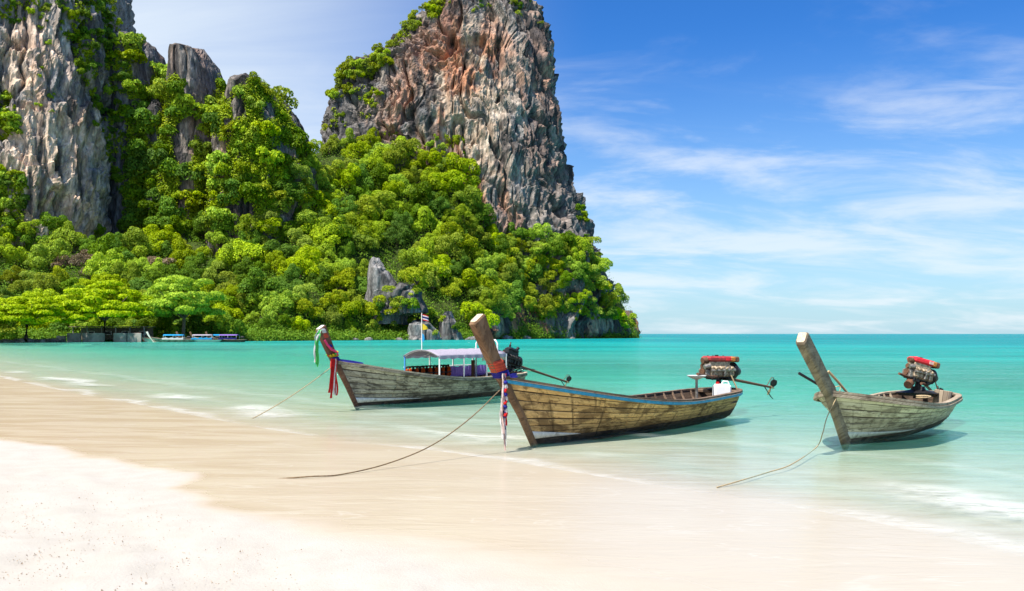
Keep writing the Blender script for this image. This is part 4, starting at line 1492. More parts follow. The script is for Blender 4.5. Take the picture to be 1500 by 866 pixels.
    for z in zs:
        f = (z - h.kb) / (stem_top - h.kb)
        dz = 0.03
        r0, r1 = h.R(z - dz), h.R(z + dz)
        tn = Vector((-(r1 - r0), 0, 2 * dz)).normalized()
        fw = Vector((-tn.z, 0, tn.x)).normalized()
        up_ = max(0.0, (z - h.zb) / (stem_top - h.zb))
        low_ = max(0.0, 1 - (z - h.kb) / (h.zb - h.kb))
        w_ = stem_w[0] + (stem_w[1] - stem_w[0]) * min(1, f * 1.25)
        d_ = stem_d[0] + (stem_d[1] - stem_d[0]) * up_ ** .8
        if z < h.zb:
            d_ = d_ * (low_stem + (1 - low_stem) * max(0.0, (z - h.zb + .35) / .35))
        back = d_ * .72
        c = Vector((-h.R(z), 0, z))
        ch = .22
        frw = .42 if z < h.zb else .75
        pts_ = [(-back, -w_ / 2), (d_ - back - .02, -w_ / 2), (d_ - back + .03, -w_ / 2 * frw), (d_ - back + .03, w_ / 2 * frw), (d_ - back - .02, w_ / 2), (-back, w_ / 2)]
        if z > h.zb:
            bb = w_ * .12
            pts_ = [(-back, -w_ / 2 + bb), (-back + bb, -w_ / 2)] + pts_[1:5] + [(-back + bb, w_ / 2), (-back, w_ / 2 - bb)]
        else:
            pts_ = [pts_[0], (-back + .001, -w_ / 2)] + pts_[1:5] + [(-back + .001, w_ / 2), pts_[5]]
        rings.append([c + fw * x_ + Vector((0, y_, 0)) for x_, y_ in pts_])
    # slanted cut at the top
    top = rings[-1]
    b = MB()
    b.loft(rings, caps=False)
    cen = sum(top, Vector()) / len(top)
    tn = (cen - sum(rings[-2], Vector()) / len(top)).normalized()
    cap1 = [p.lerp(cen, .22) + tn * .03 for p in top]
    b.loft([top, cap1], 0, False)
    b.add(cap1, [tuple(range(len(cap1)))], 1)
    me_ = b.mesh('stem_post', [mats['stem'], mats['stem_end']])
    box_uv(me_)
    link('stem_post', me_, e)
    # rails
    link('rail', rail_mesh(h, 'rail', mats['rail'], -.012, .030, -.075, .040), e)
    link('rubbing_strake', rail_mesh(h, 'rubbing_strake', mats['rub'], -.080, -.016, -.006, mats.get('rub_out', .042), 0.0, 1.0, True, .008), e)
    if mats.get('rub2'):
        link('trim_line', rail_mesh(h, 'trim_line', mats['rub2'], -.016, -.0125, -.006, .048), e)
    if stripe:
        a1, wa, wb, mat = stripe
        for side in (-1, 1):
            Gd = []
            n_ = 20
            for i_ in range(n_ + 1):
                a = 0.004 + (a1 - .004) * i_ / n_
                hh = (wb - wa) * (1 - i_ / n_) ** .8
                lo_ = wa
                r_ = [h.pw(a, lo_ - .001, side, 0.0), h.pw(a, lo_, side, .024), h.pw(a, lo_ + hh * .5, side, .026), h.pw(a, lo_ + hh + .003, side, .024), h.pw(a, lo_ + hh + .004, side, 0)]
                Gd.append(r_ if side < 0 else r_[::-1])
            link('waterline_stripe', uvmesh('waterline_stripe', Gd, mat, lambda i, j: (i * .1, j * .1)), e)
    return e


def tilt(ax, ang):
    return Matrix.Rotation(ang, 3, ax)


def engine(parent, base, tilt_y, mats, s=1.0, yaw=0.0, black=False):
    """car engine on a pivot post; returns the part, its children are pieces"""
    Mr = Matrix.Rotation(yaw, 3, 'Z') @ Matrix.Rotation(tilt_y, 3, 'Y')
    B0 = Vector(base)
    S3 = s if hasattr(s, '__len__') else (s, s, s)
    s = (S3[0] * S3[2]) ** .5

    def q(p):
        return B0 + Mr @ Vector((p[0] * S3[0], p[1] * S3[1], p[2] * S3[2]))
    b = MB()
    b.box(q((0, 0, .16)), (.46 * S3[0], .30 * S3[1], .26 * S3[2]), Mr, bev=.03 * s)
    b.box(q((-.05, 0, .34)), (.40 * S3[0], .24 * S3[1], .14 * S3[2]), Mr, bev=.02 * s)
    for k in range(4):
        b.cyl(q((-.17 + k * .1, -.15, .27)), q((-.17 + k * .1, -.23, .22)), .026 * s, n=8)
        b.box(q((-.17 + k * .1, -.14, .12)), (.05 * S3[0], .05 * S3[1], .12 * S3[2]), Mr, bev=.01 * s)
    en = b.build('engine', mats['block'], parent)
    # rusty heads, pipes, brackets
    b = MB()
    b.cyl(q((-.24, -.16, .18)), q((.2, -.2, .2)), .03 * s, n=8)
    b.cyl(q((-.24, -.12, .3)), q((-.34, -.1, .26)), .05 * s, n=10)
    b.box(q((-.26, .02, .12)), (.1 * S3[0], .26 * S3[1], .2 * S3[2]), Mr, bev=.02 * s)
    b.cyl(q((.0, -.18, .05)), q((.02, -.2, .3)), .022 * s, n=8)
    b.cyl(q((.12, -.17, .06)), q((.1, -.19, .3)), .018 * s, n=8)
    b.box(q((.05, -.18, .2)), (.09 * S3[0], .05 * S3[1], .1 * S3[2]), Mr, bev=.015 * s)
    b.build('manifold', mats['alloy'], en)
    b = MB()
    b.box(q((0, 0, .02)), (.56 * S3[0], .22 * S3[1], .05 * S3[2]), Mr, bev=.01 * s)
    b.box(q((-.12, 0, -.02)), (.08 * S3[0], .3 * S3[1], .05 * S3[2]), Mr)
    b.box(q((.14, 0, -.02)), (.08 * S3[0], .3 * S3[1], .05 * S3[2]), Mr)
    b.cyl(q((-.2, -.13, -.05)), q((-.2, -.13, .05)), .02 * s)
    b.build('frame', M['iron'], en)
    # bell housing and flywheel
    b = MB()
    b.cyl(q((.23, 0, .17)), q((.29, 0, .17)), .17 * s, .17 * s, 22)
    b.cyl(q((.29, 0, .17)), q((.40, 0, .14)), .15 * s, .07 * s, 18)
    b.build('flywheel', M['iron'], en)
    # pulley and fan at the other end
    b = MB()
    b.cyl(q((-.33, 0, .14)), q((-.29, 0, .14)), .075 * s, n=16)
    b.cyl(q((-.33, .0, .28)), q((-.29, .0, .28)), .055 * s, n=14)
    b.build('pulley', M['rust'], en)
    # fuel tank / top cover
    if not black:
        b = MB()
        b.box(q((-.02, 0, .46)), (.50 * S3[0], .30 * S3[1], .13 * S3[2]), Mr, bev=.035 * s)
        tk = b.build('fuel_tank', mats['tank'], en)
        MB().box(q((.10, -.153, .46)), (.10 * S3[0], .01 * S3[1], .07 * S3[2]), Mr, bev=.004).build('plate', mats['plate'], tk)
        MB().cyl(q((-.05, 0, .52)), q((-.05, 0, .555)), .035 * s, n=12).build('filler_cap', M['iron'], tk)
        MB().box(q((.27, 0, .45)), (.10 * S3[0], .30 * S3[1], .14 * S3[2]), Mr, bev=.02 * s).build('bracket', M['rust'], tk)
        MB().box(q((.19, -.12, .455)), (.09 * S3[0], .09 * S3[1], .12 * S3[2]), Mr, bev=.02 * s).build('air_filter', M['orange_rust'], tk)
        b = MB()
        b.cyl(q((-.27, -.06, .43)), q((-.36, -.06, .41)), .06 * s, n=12)
        b.build('muffler', M['rust'], tk)
        for k in range(4):
            MB().cyl(q((-.18 + k * .1, .06, .52)), q((-.18 + k * .1, .06, .545)), .012 * s, n=8).build('bolt', M['iron'], tk)
    else:
        b = MB()
        b.box(q((-.02, 0, .44)), (.36 * S3[0], .26 * S3[1], .12 * S3[2]), Mr, bev=.05 * s)
        b.cyl(q((-.1, .02, .5)), q((-.1, .02, .58)), .03 * s, n=10)
        b.cyl(q((.08, -.06, .47)), q((.14, -.06, .56)), .045 * s, n=12)
        b.build('top_cover', M['iron'], en)
        MB().cyl(q((-.1, .02, .56)), q((-.1, .02, .66)), .015 * s, n=8).build('filler_cap', M['rust'], en)
    return en


def tail(parent, a, b_, handle, s=1.0, blades=True, seed=0):
    a, b_, handle = Vector(a), Vector(b_), Vector(handle)
    d = (b_ - a).normalized()
    sh = MB().tube([a, a.lerp(b_, .25), b_], [.045 * s, .035 * s, .028 * s], 10).build('tail_shaft', M['rust'], parent)
    MB().cyl(a - d * .05, a + d * .45, .065 * s, .05 * s, 12).build('sleeve', M['iron'], sh)
    side = d.cross(Vector((0, 0, 1))).normalized()
    upv = side.cross(d).normalized()
    if blades:
        pr = MB()
        pr.cyl(b_ - d * .06, b_ + d * .12, .045, .03, 12)
        hub = pr.build('propeller', M['brass'], parent)
        for k in range(2):
            an = math.pi * k + 1.15
            rad = (side * math.cos(an) + upv * math.sin(an))
            tg = d.cross(rad).normalized()
            prof_ = ((.03, .03), (.07, .06), (.13, .08), (.19, .065), (.23, .03))
            Gd = []
            for r_, w_ in prof_:
                Gd.append([b_ + rad * r_ + (tg * .8 + d * .6).normalized() * (w_ * t_) + d * (.02 * t_) for t_ in (-1, -.5, 0, .5, 1)])
            bl = MB().sheet(Gd)
            ob = bl.build('blade', M['brass'] if k else M['iron'], hub)
            so_ = ob.modifiers.new('t', 'SOLIDIFY')
            so_.thickness = .012
        # skeg / guard bar
        MB().tube([b_ - d * .45, b_ - d * .02 - upv * .24, b_ + d * .14 - upv * .3], [.014, .014, .010], 7).build('skeg', M['iron'], sh)
        MB().tube([b_ - d * .3, b_ - d * .02 + upv * .26, b_ + d * .10 + upv * .27, b_ + d * .16 + upv * .12], [.010, .011, .011, .009], 7).build('guard', M['rust'], sh)
    MB().tube([a, a.lerp(handle, .5) + Vector((0, 0, -.02)), handle], [.03 * s, .024 * s, .028 * s], 9).build('tiller', M['rust'], sh)
    return sh


def ribbon(pts, width, dirv, name, mat, parent, twist=0.0, n=14, seed=0, ripple=0.25):
    """cloth strip hanging along pts"""
    rnd = random.Random(seed)
    pts = [Vector(p) for p in pts]
    Gd = []
    ph_ = rnd.uniform(0, 6)
    for i in range(n + 1):
        t_ = i / n * (len(pts) - 1)
        k = min(int(t_), len(pts) - 2)
        p = pts[k].lerp(pts[k + 1], t_ - k)
        a = twist * i / n + ripple * math.sin(i * .9 + ph_)
        dv = Matrix.Rotation(a, 3, 'Z') @ Vector(dirv)
        w_ = width * (1 + .25 * math.sin(i * .6 + ph_ * 2))
        nn = dv.cross(Vector((0, 0, 1))).normalized()
        Gd.append([p + dv * (w_ * (q_ / 4 - .5)) + nn * (.018 * math.sin(q_ * 1.9 + i * .5 + ph_)) for q_ in range(5)])
    return MB().sheet(Gd).build(name, mat, parent)


def wrap(h, z0, z1, extra, name, mat, parent, slant=0.0, folds=5, hw=.1, hd=.14, seed=0):
    """cloth wound round the stem between heights z0..z1"""
    rnd = random.Random(seed)
    b = MB()
    rings = []
    N = 24
    for i in range(folds * 3 + 1):
        f = i / (folds * 3)
        bul = extra * (1 + .55 * math.sin(i * 2.1))
        if i in (0, folds * 3):
            bul = extra * .2
        r_ = []
        for k in range(N):
            th_ = 2 * math.pi * k / N
            ct, st = math.cos(th_), math.sin(th_)
            sx = math.copysign(abs(ct) ** .6, ct) * (hd + bul)
            sy = math.copysign(abs(st) ** .6, st) * (hw + bul)
            z = z0 + (z1 - z0) * f + slant * ct * .5
            r_.append(Vector((-h.R(z0 + (z1 - z0) * f) + sx + hd * .45, sy, z)))
        rings.append(r_)
    b.loft(rings, smooth=True)
    return b.build(name, mat, parent)


def rope(name, pts, r, mat, label, group=None):
    # Catmull-Rom through the points
    P_ = [Vector(p) for p in pts]
    P_ = [P_[0] * 2 - P_[1]] + P_ + [P_[-1] * 2 - P_[-2]]
    out = []
    for i in range(1, len(P_) - 2):
        for k in range(10):
            t_ = k / 10
            a, b_, c, d = P_[i - 1], P_[i], P_[i + 1], P_[i + 2]
            out.append(.5 * ((2 * b_) + (c - a) * t_ + (2 * a - 5 * b_ + 4 * c - d) * t_ ** 2 + (3 * b_ - a - 3 * c + d) * t_ ** 3))
    out.append(P_[-2])
    return MB().tube(out, r, 7).build(name, mat, label=label, cat='rope', group=group)


def frame_of(foot, yaw_deg):
    """yaw: boat axis from +Y toward +X"""
    a = math.radians(yaw_deg)
    return foot, math.radians(90) - a


def world(foot, rz, p):
    return Matrix.Translation(foot) @ Matrix.Rotation(rz, 4, 'Z') @ Vector(p)


# ---- boat with the blue strake
F2, R2 = frame_of(G(782, 654, -0.03) * 1.0, 37.1)
F2.z = 0
h2 = Hull(8.2, .80, 1.19, .50, .54, [(-.3, -.25), (-.03, 0), (.55, .40), (1.17, .93), (1.6, 1.24), (2.12, 1.58), (2.5, 1.80)], -.17, -.04, -.16, .10)
mats2 = dict(inner=M['wood_dark'], plank=M['wood_gold'], bottom=M['wood_bottom'], rib=M['rail_dark'], stem=M['wood_stem'], stem_end=M['endgrain'], rail=M['rail_dark'], rub=M['blue_paint'], rub2=M['white_paint'], thwarts=(.34, .5, .66))
b2 = build_boat('longtail_boat', h2, F2, R2, 'golden brown wooden longtail boat with a blue painted strake and faded red engine', 'longtail boats', mats2, 9, 2, stem_top=2.10, stripe=(.16, .44, .54, M['white_paint']), seed=3)
L2 = h2.L
E2 = 7.72
MB().box((E2, 0, .50), (.16, 1.15, .09), bev=.02).build('stern_beam', M['rail_dark'], b2)
b = MB()
b.tube([(E2, 0, .5), (E2, 0, .72), (E2, 0, .80)], [.10, .07, .05], 10)
b.box((E2, 0, .57), (.36, .5, .16), bev=.06, taper=.55)
b.build('pivot_post', M['iron'], b2)
em2 = dict(block=M['alloy'], alloy=M['steel'], tank=M['red_paint'], plate=M['red_bright'])
en2 = engine(b2, (E2, 0, .83), math.radians(1), em2, (1.5, 1.25, 1.0), math.radians(-30))
tail(b2, (E2 + .1, -.02, .84), (10.6, -.25, .46), (E2 - 1.85, -.3, 1.0), 1.1)
b = MB()
b.cyl((E2 - 1.72, -.22, .30), (E2 - 1.72, -.22, .88), .03, n=9)
b.build('tiller_stand', M['steel'], b2)
b = MB()
prof_ = [(.03, .0), (.12, .035), (.2, .075), (.22, .1)]
b.loft([[Vector((E2 - 1.72 + r_ * math.cos(k * math.pi / 8), -.22 + r_ * math.sin(k * math.pi / 8), .86 + z_)) for k in range(16)] for r_, z_ in prof_], smooth=True)
b.build('tray', M['white_pipe'], b2)
b = MB()
b.cyl((E2 + .12, -.50, .40), (E2 + .04, -.30, .90), .018, n=7)
b.build('stay', M['rope'], b2)


def jerrycan(loc, rz, label):
    e = empty('jerrycan', loc, rz, label, 'jerrycan')
    MB().box((0, 0, .2), (.40, .26, .40), bev=.05).build('body', M['white_plastic'], e)
    MB().cyl((-.1, 0, .39), (-.1, 0, .45), .04, n=12).build('cap', M['cloth_red'], e)
    MB().tube([(.0, 0, .4), (.03, 0, .46), (.14, 0, .46), (.17, 0, .4)], .018, 8).build('handle', M['white_plastic'], e)
    return e


MB().box((7.12, 0, .30), (.5, 1.25, .04), bev=.01).build('stern_deck', M['rail_dark'], b2)
jerrycan(world(F2, R2, (7.12, -.34, .318)), R2 - .9, 'white plastic jerrycan standing in the stern of the blue-striped boat')
# loose sticks and rope coil in the bilge
rope('rope_coil', [world(F2, R2, (L2 * .70 + .2 * math.cos(k * .9) * (1 + .1 * math.sin(k)), -.05 + .2 * math.sin(k * .9), -.02 + .008 * k)) for k in range(22)], .018, M['rope'], 'tan rope coiled on the floor of the blue-striped boat')
for k in range(4):
    o = MB().cyl((0, 0, 0), (.5, .1 * k - .2, .22 + .03 * k), .02, .014, 7).build('driftwood_stick', M['rail_pale'], loc=world(F2, R2, (L2 * (.70 + .008 * k), -.35, .0)), label='short pale stick leaning inside the blue-striped boat', cat='stick', group='sticks in the boat')
    o.rotation_euler = (0, 0, R2 + 2.6 + .3 * k)

# ribbons on its prow
g2 = empty('prow_ribbons', F2, R2, 'red and dark blue cloth wound round the bare prow with a white and red tassel', 'ribbons')
wrap(h2, 1.30, 1.47, .016, 'wrap', M['cloth_coral'], g2, .06, 4, .085, .12, 1)
wrap(h2, 1.20, 1.30, .018, 'wrap', M['cloth_blue'], g2, .05, 3, .085, .13, 2)
ribbon([(-.95, -.16, 1.30), (-.90, -.18, 1.22), (-.68, -.15, 1.22)], .06, (0, 0.3, 1), 'scarf', M['cloth_blue'], g2, 0, 10, 4)
tx, ty = -1.02, -.14
for i, (mt, z1, w_, dx) in enumerate((('blue', .55, .06, 0), ('red', .42, .06, .03), ('white', .10, .05, .02), ('palepink', .30, .05, -.05), ('navy', .36, .045, .01), ('palepink', .02, .035, .0), ('white', .22, .04, -.06))):
    ribbon([(tx + dx * .3, ty, 1.26), (tx + dx * .6 - .02, ty - .02, .95), (tx + dx, ty - .03 + .01 * i, .62), (tx + dx, ty - .02, z1)], w_, (.7, -.5, 0), 'tassel', M['cloth_' + mt], g2, 3 + i, 18, i)
for i in range(9):
    z = 1.12 - i * .065
    MB().box((tx + .015 * math.sin(i * 2), ty - .035, z), (.075, .05, .06), tilt('Y', i * 1.1), bev=.02).build('knot', M['cloth_' + ('blue', 'white', 'red')[i % 3]], g2)

# ---- canopied boat
F1, R1 = frame_of(G(523, 598, -0.05), 35.5)
F1.z = 0
h1 = Hull(7.4, .78, 1.22, .58, .62, [(-.3, -.25), (-.05, 0), (.55, .36), (1.24, .82), (1.6, 1.04), (2.05, 1.30), (2.5, 1.52)], -.17, -.06, -.16, .12)
mats1 = dict(inner=M['wood_dark'], plank=M['wood_grey'], bottom=M['wood_bottom'], rib=M['rail_dark'], stem=M['wood_stem_red'], stem_end=M['cloth_white'], rail=M['rail_pale'], rub=M['wood_grey'], thwarts=(.3, .42, .54, .66))
b1 = build_boat('longtail_boat', h1, F1, R1, 'grey weathered longtail boat with a lilac canopy and ribbons on its prow', 'longtail boats', mats1, 9, 2, stem_top=2.02, stem_w=(.09, .16), stem_d=(.15, .24), stripe=(.30, .44, .54, M['white_paint']), seed=5)
L1 = h1.L
# canopy: arched roof on posts
ca0, ca1 = 2.55, 5.75
rz0 = 1.27
hwid = .66
Gd = []
for i in range(15):
    x = ca0 - .05 + (ca1 - ca0 + .1) * i / 14
    row = []
    for j in range(13):
        t_ = -1 + 2 * j / 12
        row.append(Vector((x, hwid * t_, rz0 + .18 * (1 - t_ * t_) - .02 * math.sin(math.pi * ((i * .5) % 1)))))
    Gd.append(row)
cn = MB().sheet(Gd).build('canopy', M['cloth_lilac'], b1)
so_ = cn.modifiers.new('t', 'SOLIDIFY')
so_.thickness = .015
# scalloped hem
for side in (-1, 1):
    Gh = []
    for i in range(57):
        x = ca0 - .05 + (ca1 - ca0 + .1) * i / 56
        dd = .07 + .03 * abs(math.sin(i * .45))
        Gh.append([Vector((x, side * (hwid + .012), rz0 + .012)), Vector((x, side * (hwid + .02 + .01 * math.sin(i)), rz0 - dd))])
    MB().sheet(Gh).build('hem', M['cloth_lilac'], cn)
for x in (ca0, (ca0 + ca1) / 2 - .7, (ca0 + ca1) / 2 + .7, ca1):
    b = MB()
    b.tube([(x, hwid * t_ / 8, rz0 - .03 + .18 * (1 - (t_ / 8) ** 2)) for t_ in range(-8, 9)], .02, 7)
    b.build('roof_hoop', M['white_pipe'], cn)
for k, x in enumerate((ca0, ca0 + 1.1, ca0 + 2.2, ca1)):
    for side in (-1, 1):
        zb_ = h1.zg(x / L1)
        MB().cyl((x, side * hwid, zb_ - .05), (x, side * hwid, rz0), .024, n=8).build('post', M['blue_pipe'] if (k == 0 and side > 0) else M['white_pipe'], b1)
# valance of cream cloth under the aft roof
ribbon([(ca0 + 2.0, -hwid + .03, rz0 - .10), (ca0 + 3.0, -hwid + .03, rz0 - .12), (ca1, -hwid + .03, rz0 - .09)], .17, (0, 0, 1), 'rolled_curtain', M['cloth_cream'], b1, 0, 20, 3, 0.05)
# purple side cloth
Gd = []
for i in range(61):
    x = 4.55 + 1.85 * i / 60
    yy = .63 - .02 * math.cos(i * .1) + .012 * math.sin(i * 1.3)
    Gd.append([Vector((x, yy, .56)), Vector((x, yy - .02 + .014 * math.sin(i * 1.3 + 1), .72)), Vector((x, yy, .885 + .012 * math.sin(i * .4)))])
sc_ = MB().sheet(Gd).build('side_cloth', M['cloth_purple'], b1)
MB().tube([(ca0, .70, .93), (ca0 + 2, .735, .91), (ca1 + .2, .72, .90)], .014, 7).build('hand_rail', M['white_pipe'], b1)


def life_vest(loc, rz, col, label):
    e = empty('life_vest', loc, rz, label, 'life vest', 'life vests along the canopied boat')
    for s_ in (-1, 1):
        MB().box((s_ * .052, 0, -.15), (.092, .10, .30), bev=.03).build('front_panel', col, e)
    MB().tube([(-.05, 0, -.02), (-.04, 0, .04), (.04, 0, .04), (.05, 0, -.02)], .028, 8).build('collar', M['cloth_maroon'], e)
    MB().box((0, -.052, -.16), (.2, .012, .03)).build('strap', M['iron'], e)
    return e


vr = random.Random(4)
for k in range(13):
    x = ca0 + .10 + k * .150
    y = .62
    lv = life_vest(world(F1, R1, (x, y, .89)), R1 + vr.uniform(-.6, .1), M['cloth_orange'] if k % 2 == 0 else M['cloth_maroon'],
                   ('red-orange' if k % 2 == 0 else 'dark maroon') + ' life vest hanging in the row at the canopied boat\'s side')
    lv.rotation_euler.y = vr.uniform(-.15, .15)
# dark post inside, roll bar, engine
MB().cyl((ca0 + 2.5, .1, .5), (ca0 + 2.5, .1, 1.08), .06, n=10).build('mast_stub', M['rust'], b1)
MB().tube([(5.62, -.42, .5), (5.62, -.42, 1.60), (5.62, -.34, 1.70), (5.62, .34, 1.70), (5.62, .42, 1.60), (5.62, .42, .5)], .028, 9).build('roll_bar', M['white_pipe'], b1)
MB().box((L1 * .94, 0, .58), (.16, .9, .09), bev=.02).build('stern_beam', M['rail_dark'], b1)
b = MB()
b.tube([(6.85, 0, .5), (6.85, 0, .85)], [.10, .06], 10)
b.box((6.85, 0, .66), (.34, .5, .16), bev=.06, taper=.5)
b.build('pivot_post', M['iron'], b1)
em1 = dict(block=M['iron'], alloy=M['iron'], tank=M['iron'], plate=M['iron'])
engine(b1, (6.85, 0, .86), math.radians(16), em1, (1.25, 1.2, 1.15), math.radians(-10), True)
tail(b1, (6.95, -.02, .92), (10.35, -.05, .16), (6.0, .3, 1.1), 1.2, True)
# pile of sticks and netting at its stern
for k in range(12):
    a = vr.uniform(-.7, .7)
    o = MB().tube([(0, 0, 0), (.35, .02, .1 + .04 * (k % 3)), (.75, .05, vr.uniform(-.02, .1))], [.016, .014, .01], 6).build('stick', M['rail_pale'] if k % 3 else M['iron'], loc=world(F1, R1, (L1 * .92 + vr.uniform(-.1, .2), vr.uniform(-.35, .3), .66)), label='thin stick in the tangle on the stern of the canopied boat', cat='stick', group='sticks on the canopied boat')
    o.rotation_euler = (0, 0, R1 + a)
# flag pole with three flags
fx = ca0 + .05
fp = empty('flag_pole', world(F1, R1, (fx, .05, 1.40)), R1, 'thin pole on the canopy front flying three small flags', 'flag pole')
MB().cyl((0, 0, 0), (0, 0, 1.10), .014, .010, 8).build('pole', M['white_pipe'], fp)


def flag(z, w_, hgt_, mats_, fr, tri=False, seed=0):
    b = MB()
    n_ = len(fr)
    acc = 0
    for k, (f_, mi) in enumerate(fr):
        za, zb_ = z - acc * hgt_, z - (acc + f_) * hgt_
        acc += f_
        Gd = []
        for i in range(7):
            t_ = i / 6
            off = .03 * math.sin(t_ * 5 + seed)
            dz = -.38 * w_ * t_
            if tri:
                mid = (z - hgt_ * .5) - w_ * t_ * .35
                Gd.append([Vector((t_ * w_ * .75, -t_ * w_ * .66 + off, mid + hgt_ * .5 * (1 - t_) * 1.0)), Vector((t_ * w_ * .75, -t_ * w_ * .66 + off, mid - hgt_ * .5 * (1 - t_)))])
            else:
                Gd.append([Vector((t_ * w_ * .75, -t_ * w_ * .66 + off, za + dz)), Vector((t_ * w_ * .75, -t_ * w_ * .66 + off, zb_ + dz))])
        b.sheet(Gd, mi)
    return b.build('flag', mats_, fp)


flag(1.08, .19, .17, [M['cloth_red'], M['cloth_white'], M['cloth_navy']], [(1 / 6, 0), (1 / 6, 1), (1 / 3, 2), (1 / 6, 1), (1 / 6, 0)], seed=1)
flag(.82, .20, .22, [M['cloth_yellow']], [(1, 0)], True, 2)
flag(.52, .12, .26, [M['cloth_sky']], [(1, 0)], True, 3)

# prow ribbons of the canopied boat
g1 = empty('prow_ribbons', F1, R1, 'green, pink, yellow and red-white ribbons tied round the reddish prow', 'ribbons')
wrap(h1, 1.92, 2.03, .010, 'wrap', M['cloth_white'], g1, .03, 2, .082, .085, 5)
wrap(h1, 1.80, 1.91, .008, 'wrap', M['cloth_coral'], g1, .05, 2, .082, .085, 6)
wrap(h1, 1.56, 1.63, .008, 'wrap', M['cloth_blue'], g1, .02, 2, .08, .085, 7)
wrap(h1, 1.24, 1.31, .02, 'wrap', M['cloth_blue'], g1, .03, 2, .08, .10, 8)
wrap(h1, 1.32, 1.37, .03, 'garland', M['cloth_yellow'], g1, .04, 2, .08, .10, 9)
for i in range(3):
    ribbon([(-1.36, -.08, 2.0), (-1.44 - .02 * i, -.12, 1.85), (-1.47 - .035 * i, -.13, 1.55), (-1.47 - .04 * i, -.13, 1.08 + .06 * i)], .11, (.7, -.5, 0), 'ribbon', M['cloth_green'] if i < 2 else M['cloth_white'], g1, 1.2, 16, 20 + i)
MB().tube([(-1.24, -.13, 1.74), (-1.16, -.15, 1.62), (-1.02, -.15, 1.5), (-.88, -.14, 1.46), (-.80, -.13, 1.36)], [.03, .028, .03, .028, .03], 8).build('scarf', M['cloth_pink'], g1)
for i, (mt, dx, zb_) in enumerate((('red', -.04, .28), ('white', .03, .36), ('red', .07, .34), ('red', -.08, .42))):
    ribbon([(-.93 + dx * .4, -.13, 1.27), (-.95 + dx, -.15, .9), (-.97 + dx * 1.5, -.15, zb_)], .10, (.7, -.5, 0), 'ribbon', M['cloth_' + mt], g1, .8, 14, 30 + i)
for i in range(12):
    th_ = i * .52
    MB().box((-.86 + .13 * math.cos(th_), .13 * math.sin(th_), 1.40 + .05 * math.cos(th_)), (.06, .06, .05), tilt('Z', th_), bev=.02).build('flower', M['cloth_' + ('yellow', 'green', 'coral', 'yellow')[i % 4]], g1)
ribbon([(-.80, -.05, 1.25), (-.35, -.21, 1.18), (-.05, -.28, 1.13)], .05, (0, .3, 1), 'sash', M['cloth_blue'], g1, 0, 10, 40, .1)

# ---- boat at the right
F3, R3 = frame_of(G(1238, 652, -0.05), 40.0)
F3.z = 0
h3 = Hull(5.45, .92, .93, .52, .60, [(-.3, -.25), (-.05, 0), (.45, .40), (.90, .82), (1.3, 1.34), (1.88, 2.10), (2.3, 2.62)], -.17, -.06, -.16, .05, .34)
mats3 = dict(inner=M['wood_dark'], plank=M['wood_pale'], bottom=M['wood_bottom_pale'], rib=M['rail_pale'], stem=M['wood_stem_grey'], stem_end=M['endgrain'], rail=M['rail_pale'], rub=M['rail_pale'], rub_out=.055, thwarts=(.3, .5))
b3 = build_boat('longtail_boat', h3, F3, R3, 'short pale weathered longtail boat with a bright red engine and unadorned prow', 'longtail boats', mats3, 9, 2, stem_top=1.80, stem_w=(.11, .17), stem_d=(.22, .21), stripe=(.42, .44, .56, M['green_white']), seed=8, joints=5, low_stem=1.0)
L3 = h3.L
MB().box((L3 * .93, 0, .58), (.2, 1.0, .09), bev=.02).build('stern_beam', M['rail_dark'], b3)
b = MB()
b.tube([(4.6, 0, .5), (4.6, 0, .86)], [.11, .06], 10)
b.box((4.6, 0, .66), (.5, .85, .2), bev=.07, taper=.35)
b.build('pivot_post', M['iron'], b3)
em3 = dict(block=M['alloy'], alloy=M['steel'], tank=M['red_bright'], plate=M['cloth_palepink'])
engine(b3, (4.6, 0, .88), math.radians(14), em3, (1.05, 1.05, .92), math.radians(-38))
b = MB()
b.tube([(4.6 - .22, -.12, .84), (4.6 + .1, -.16, .80), (4.6 + .34, -.2, .86), (4.6 + .4, -.2, 1.02)], [.03, .035, .03, .03], 8)
b.cyl((4.6 - .2, .1, .86), (4.6 - .34, .12, .80), .09, n=14)
b.build('gearbox', M['rust'], b3)
tail(b3, (4.8, .02, .90), (L3 + 2.2, .35, .35), (4.6 - .5, .25, 1.05), 1.0)
b = MB()
b.cyl((4.6 + .40, -.2, 1.02), (4.6 + .33, -.36, .5), .012, n=6)
b.build('stay', M['rope'], b3)
bk = empty('wooden_bucket', world(F3, R3, (4.72, -.42, .28)), R3, 'pale wooden bucket leaning in the stern of the short boat', 'bucket')
for k in range(12):
    th_ = 2 * math.pi * k / 12
    MB().box((.155 * math.cos(th_), .155 * math.sin(th_), .2), (.03, .078, .42), tilt('Z', th_), bev=.006).build('stave', M['rail_pale'], bk)
MB().cyl((0, 0, .02), (0, 0, .38), .14, n=16).build('inner_wall', M['rail_dark'], bk)
bk.rotation_euler = (.12, .08, R3)
rope('mooring_rope_coil', [world(F3, R3, (L3 * .62 + .22 * math.cos(k * .8), -.42 + .12 * math.sin(k * .8), .60 + .004 * k)) for k in range(14)], .016, M['rope'], 'tan rope looped over the rail of the short boat')
q3 = h3.pt(.05, 1, 1)
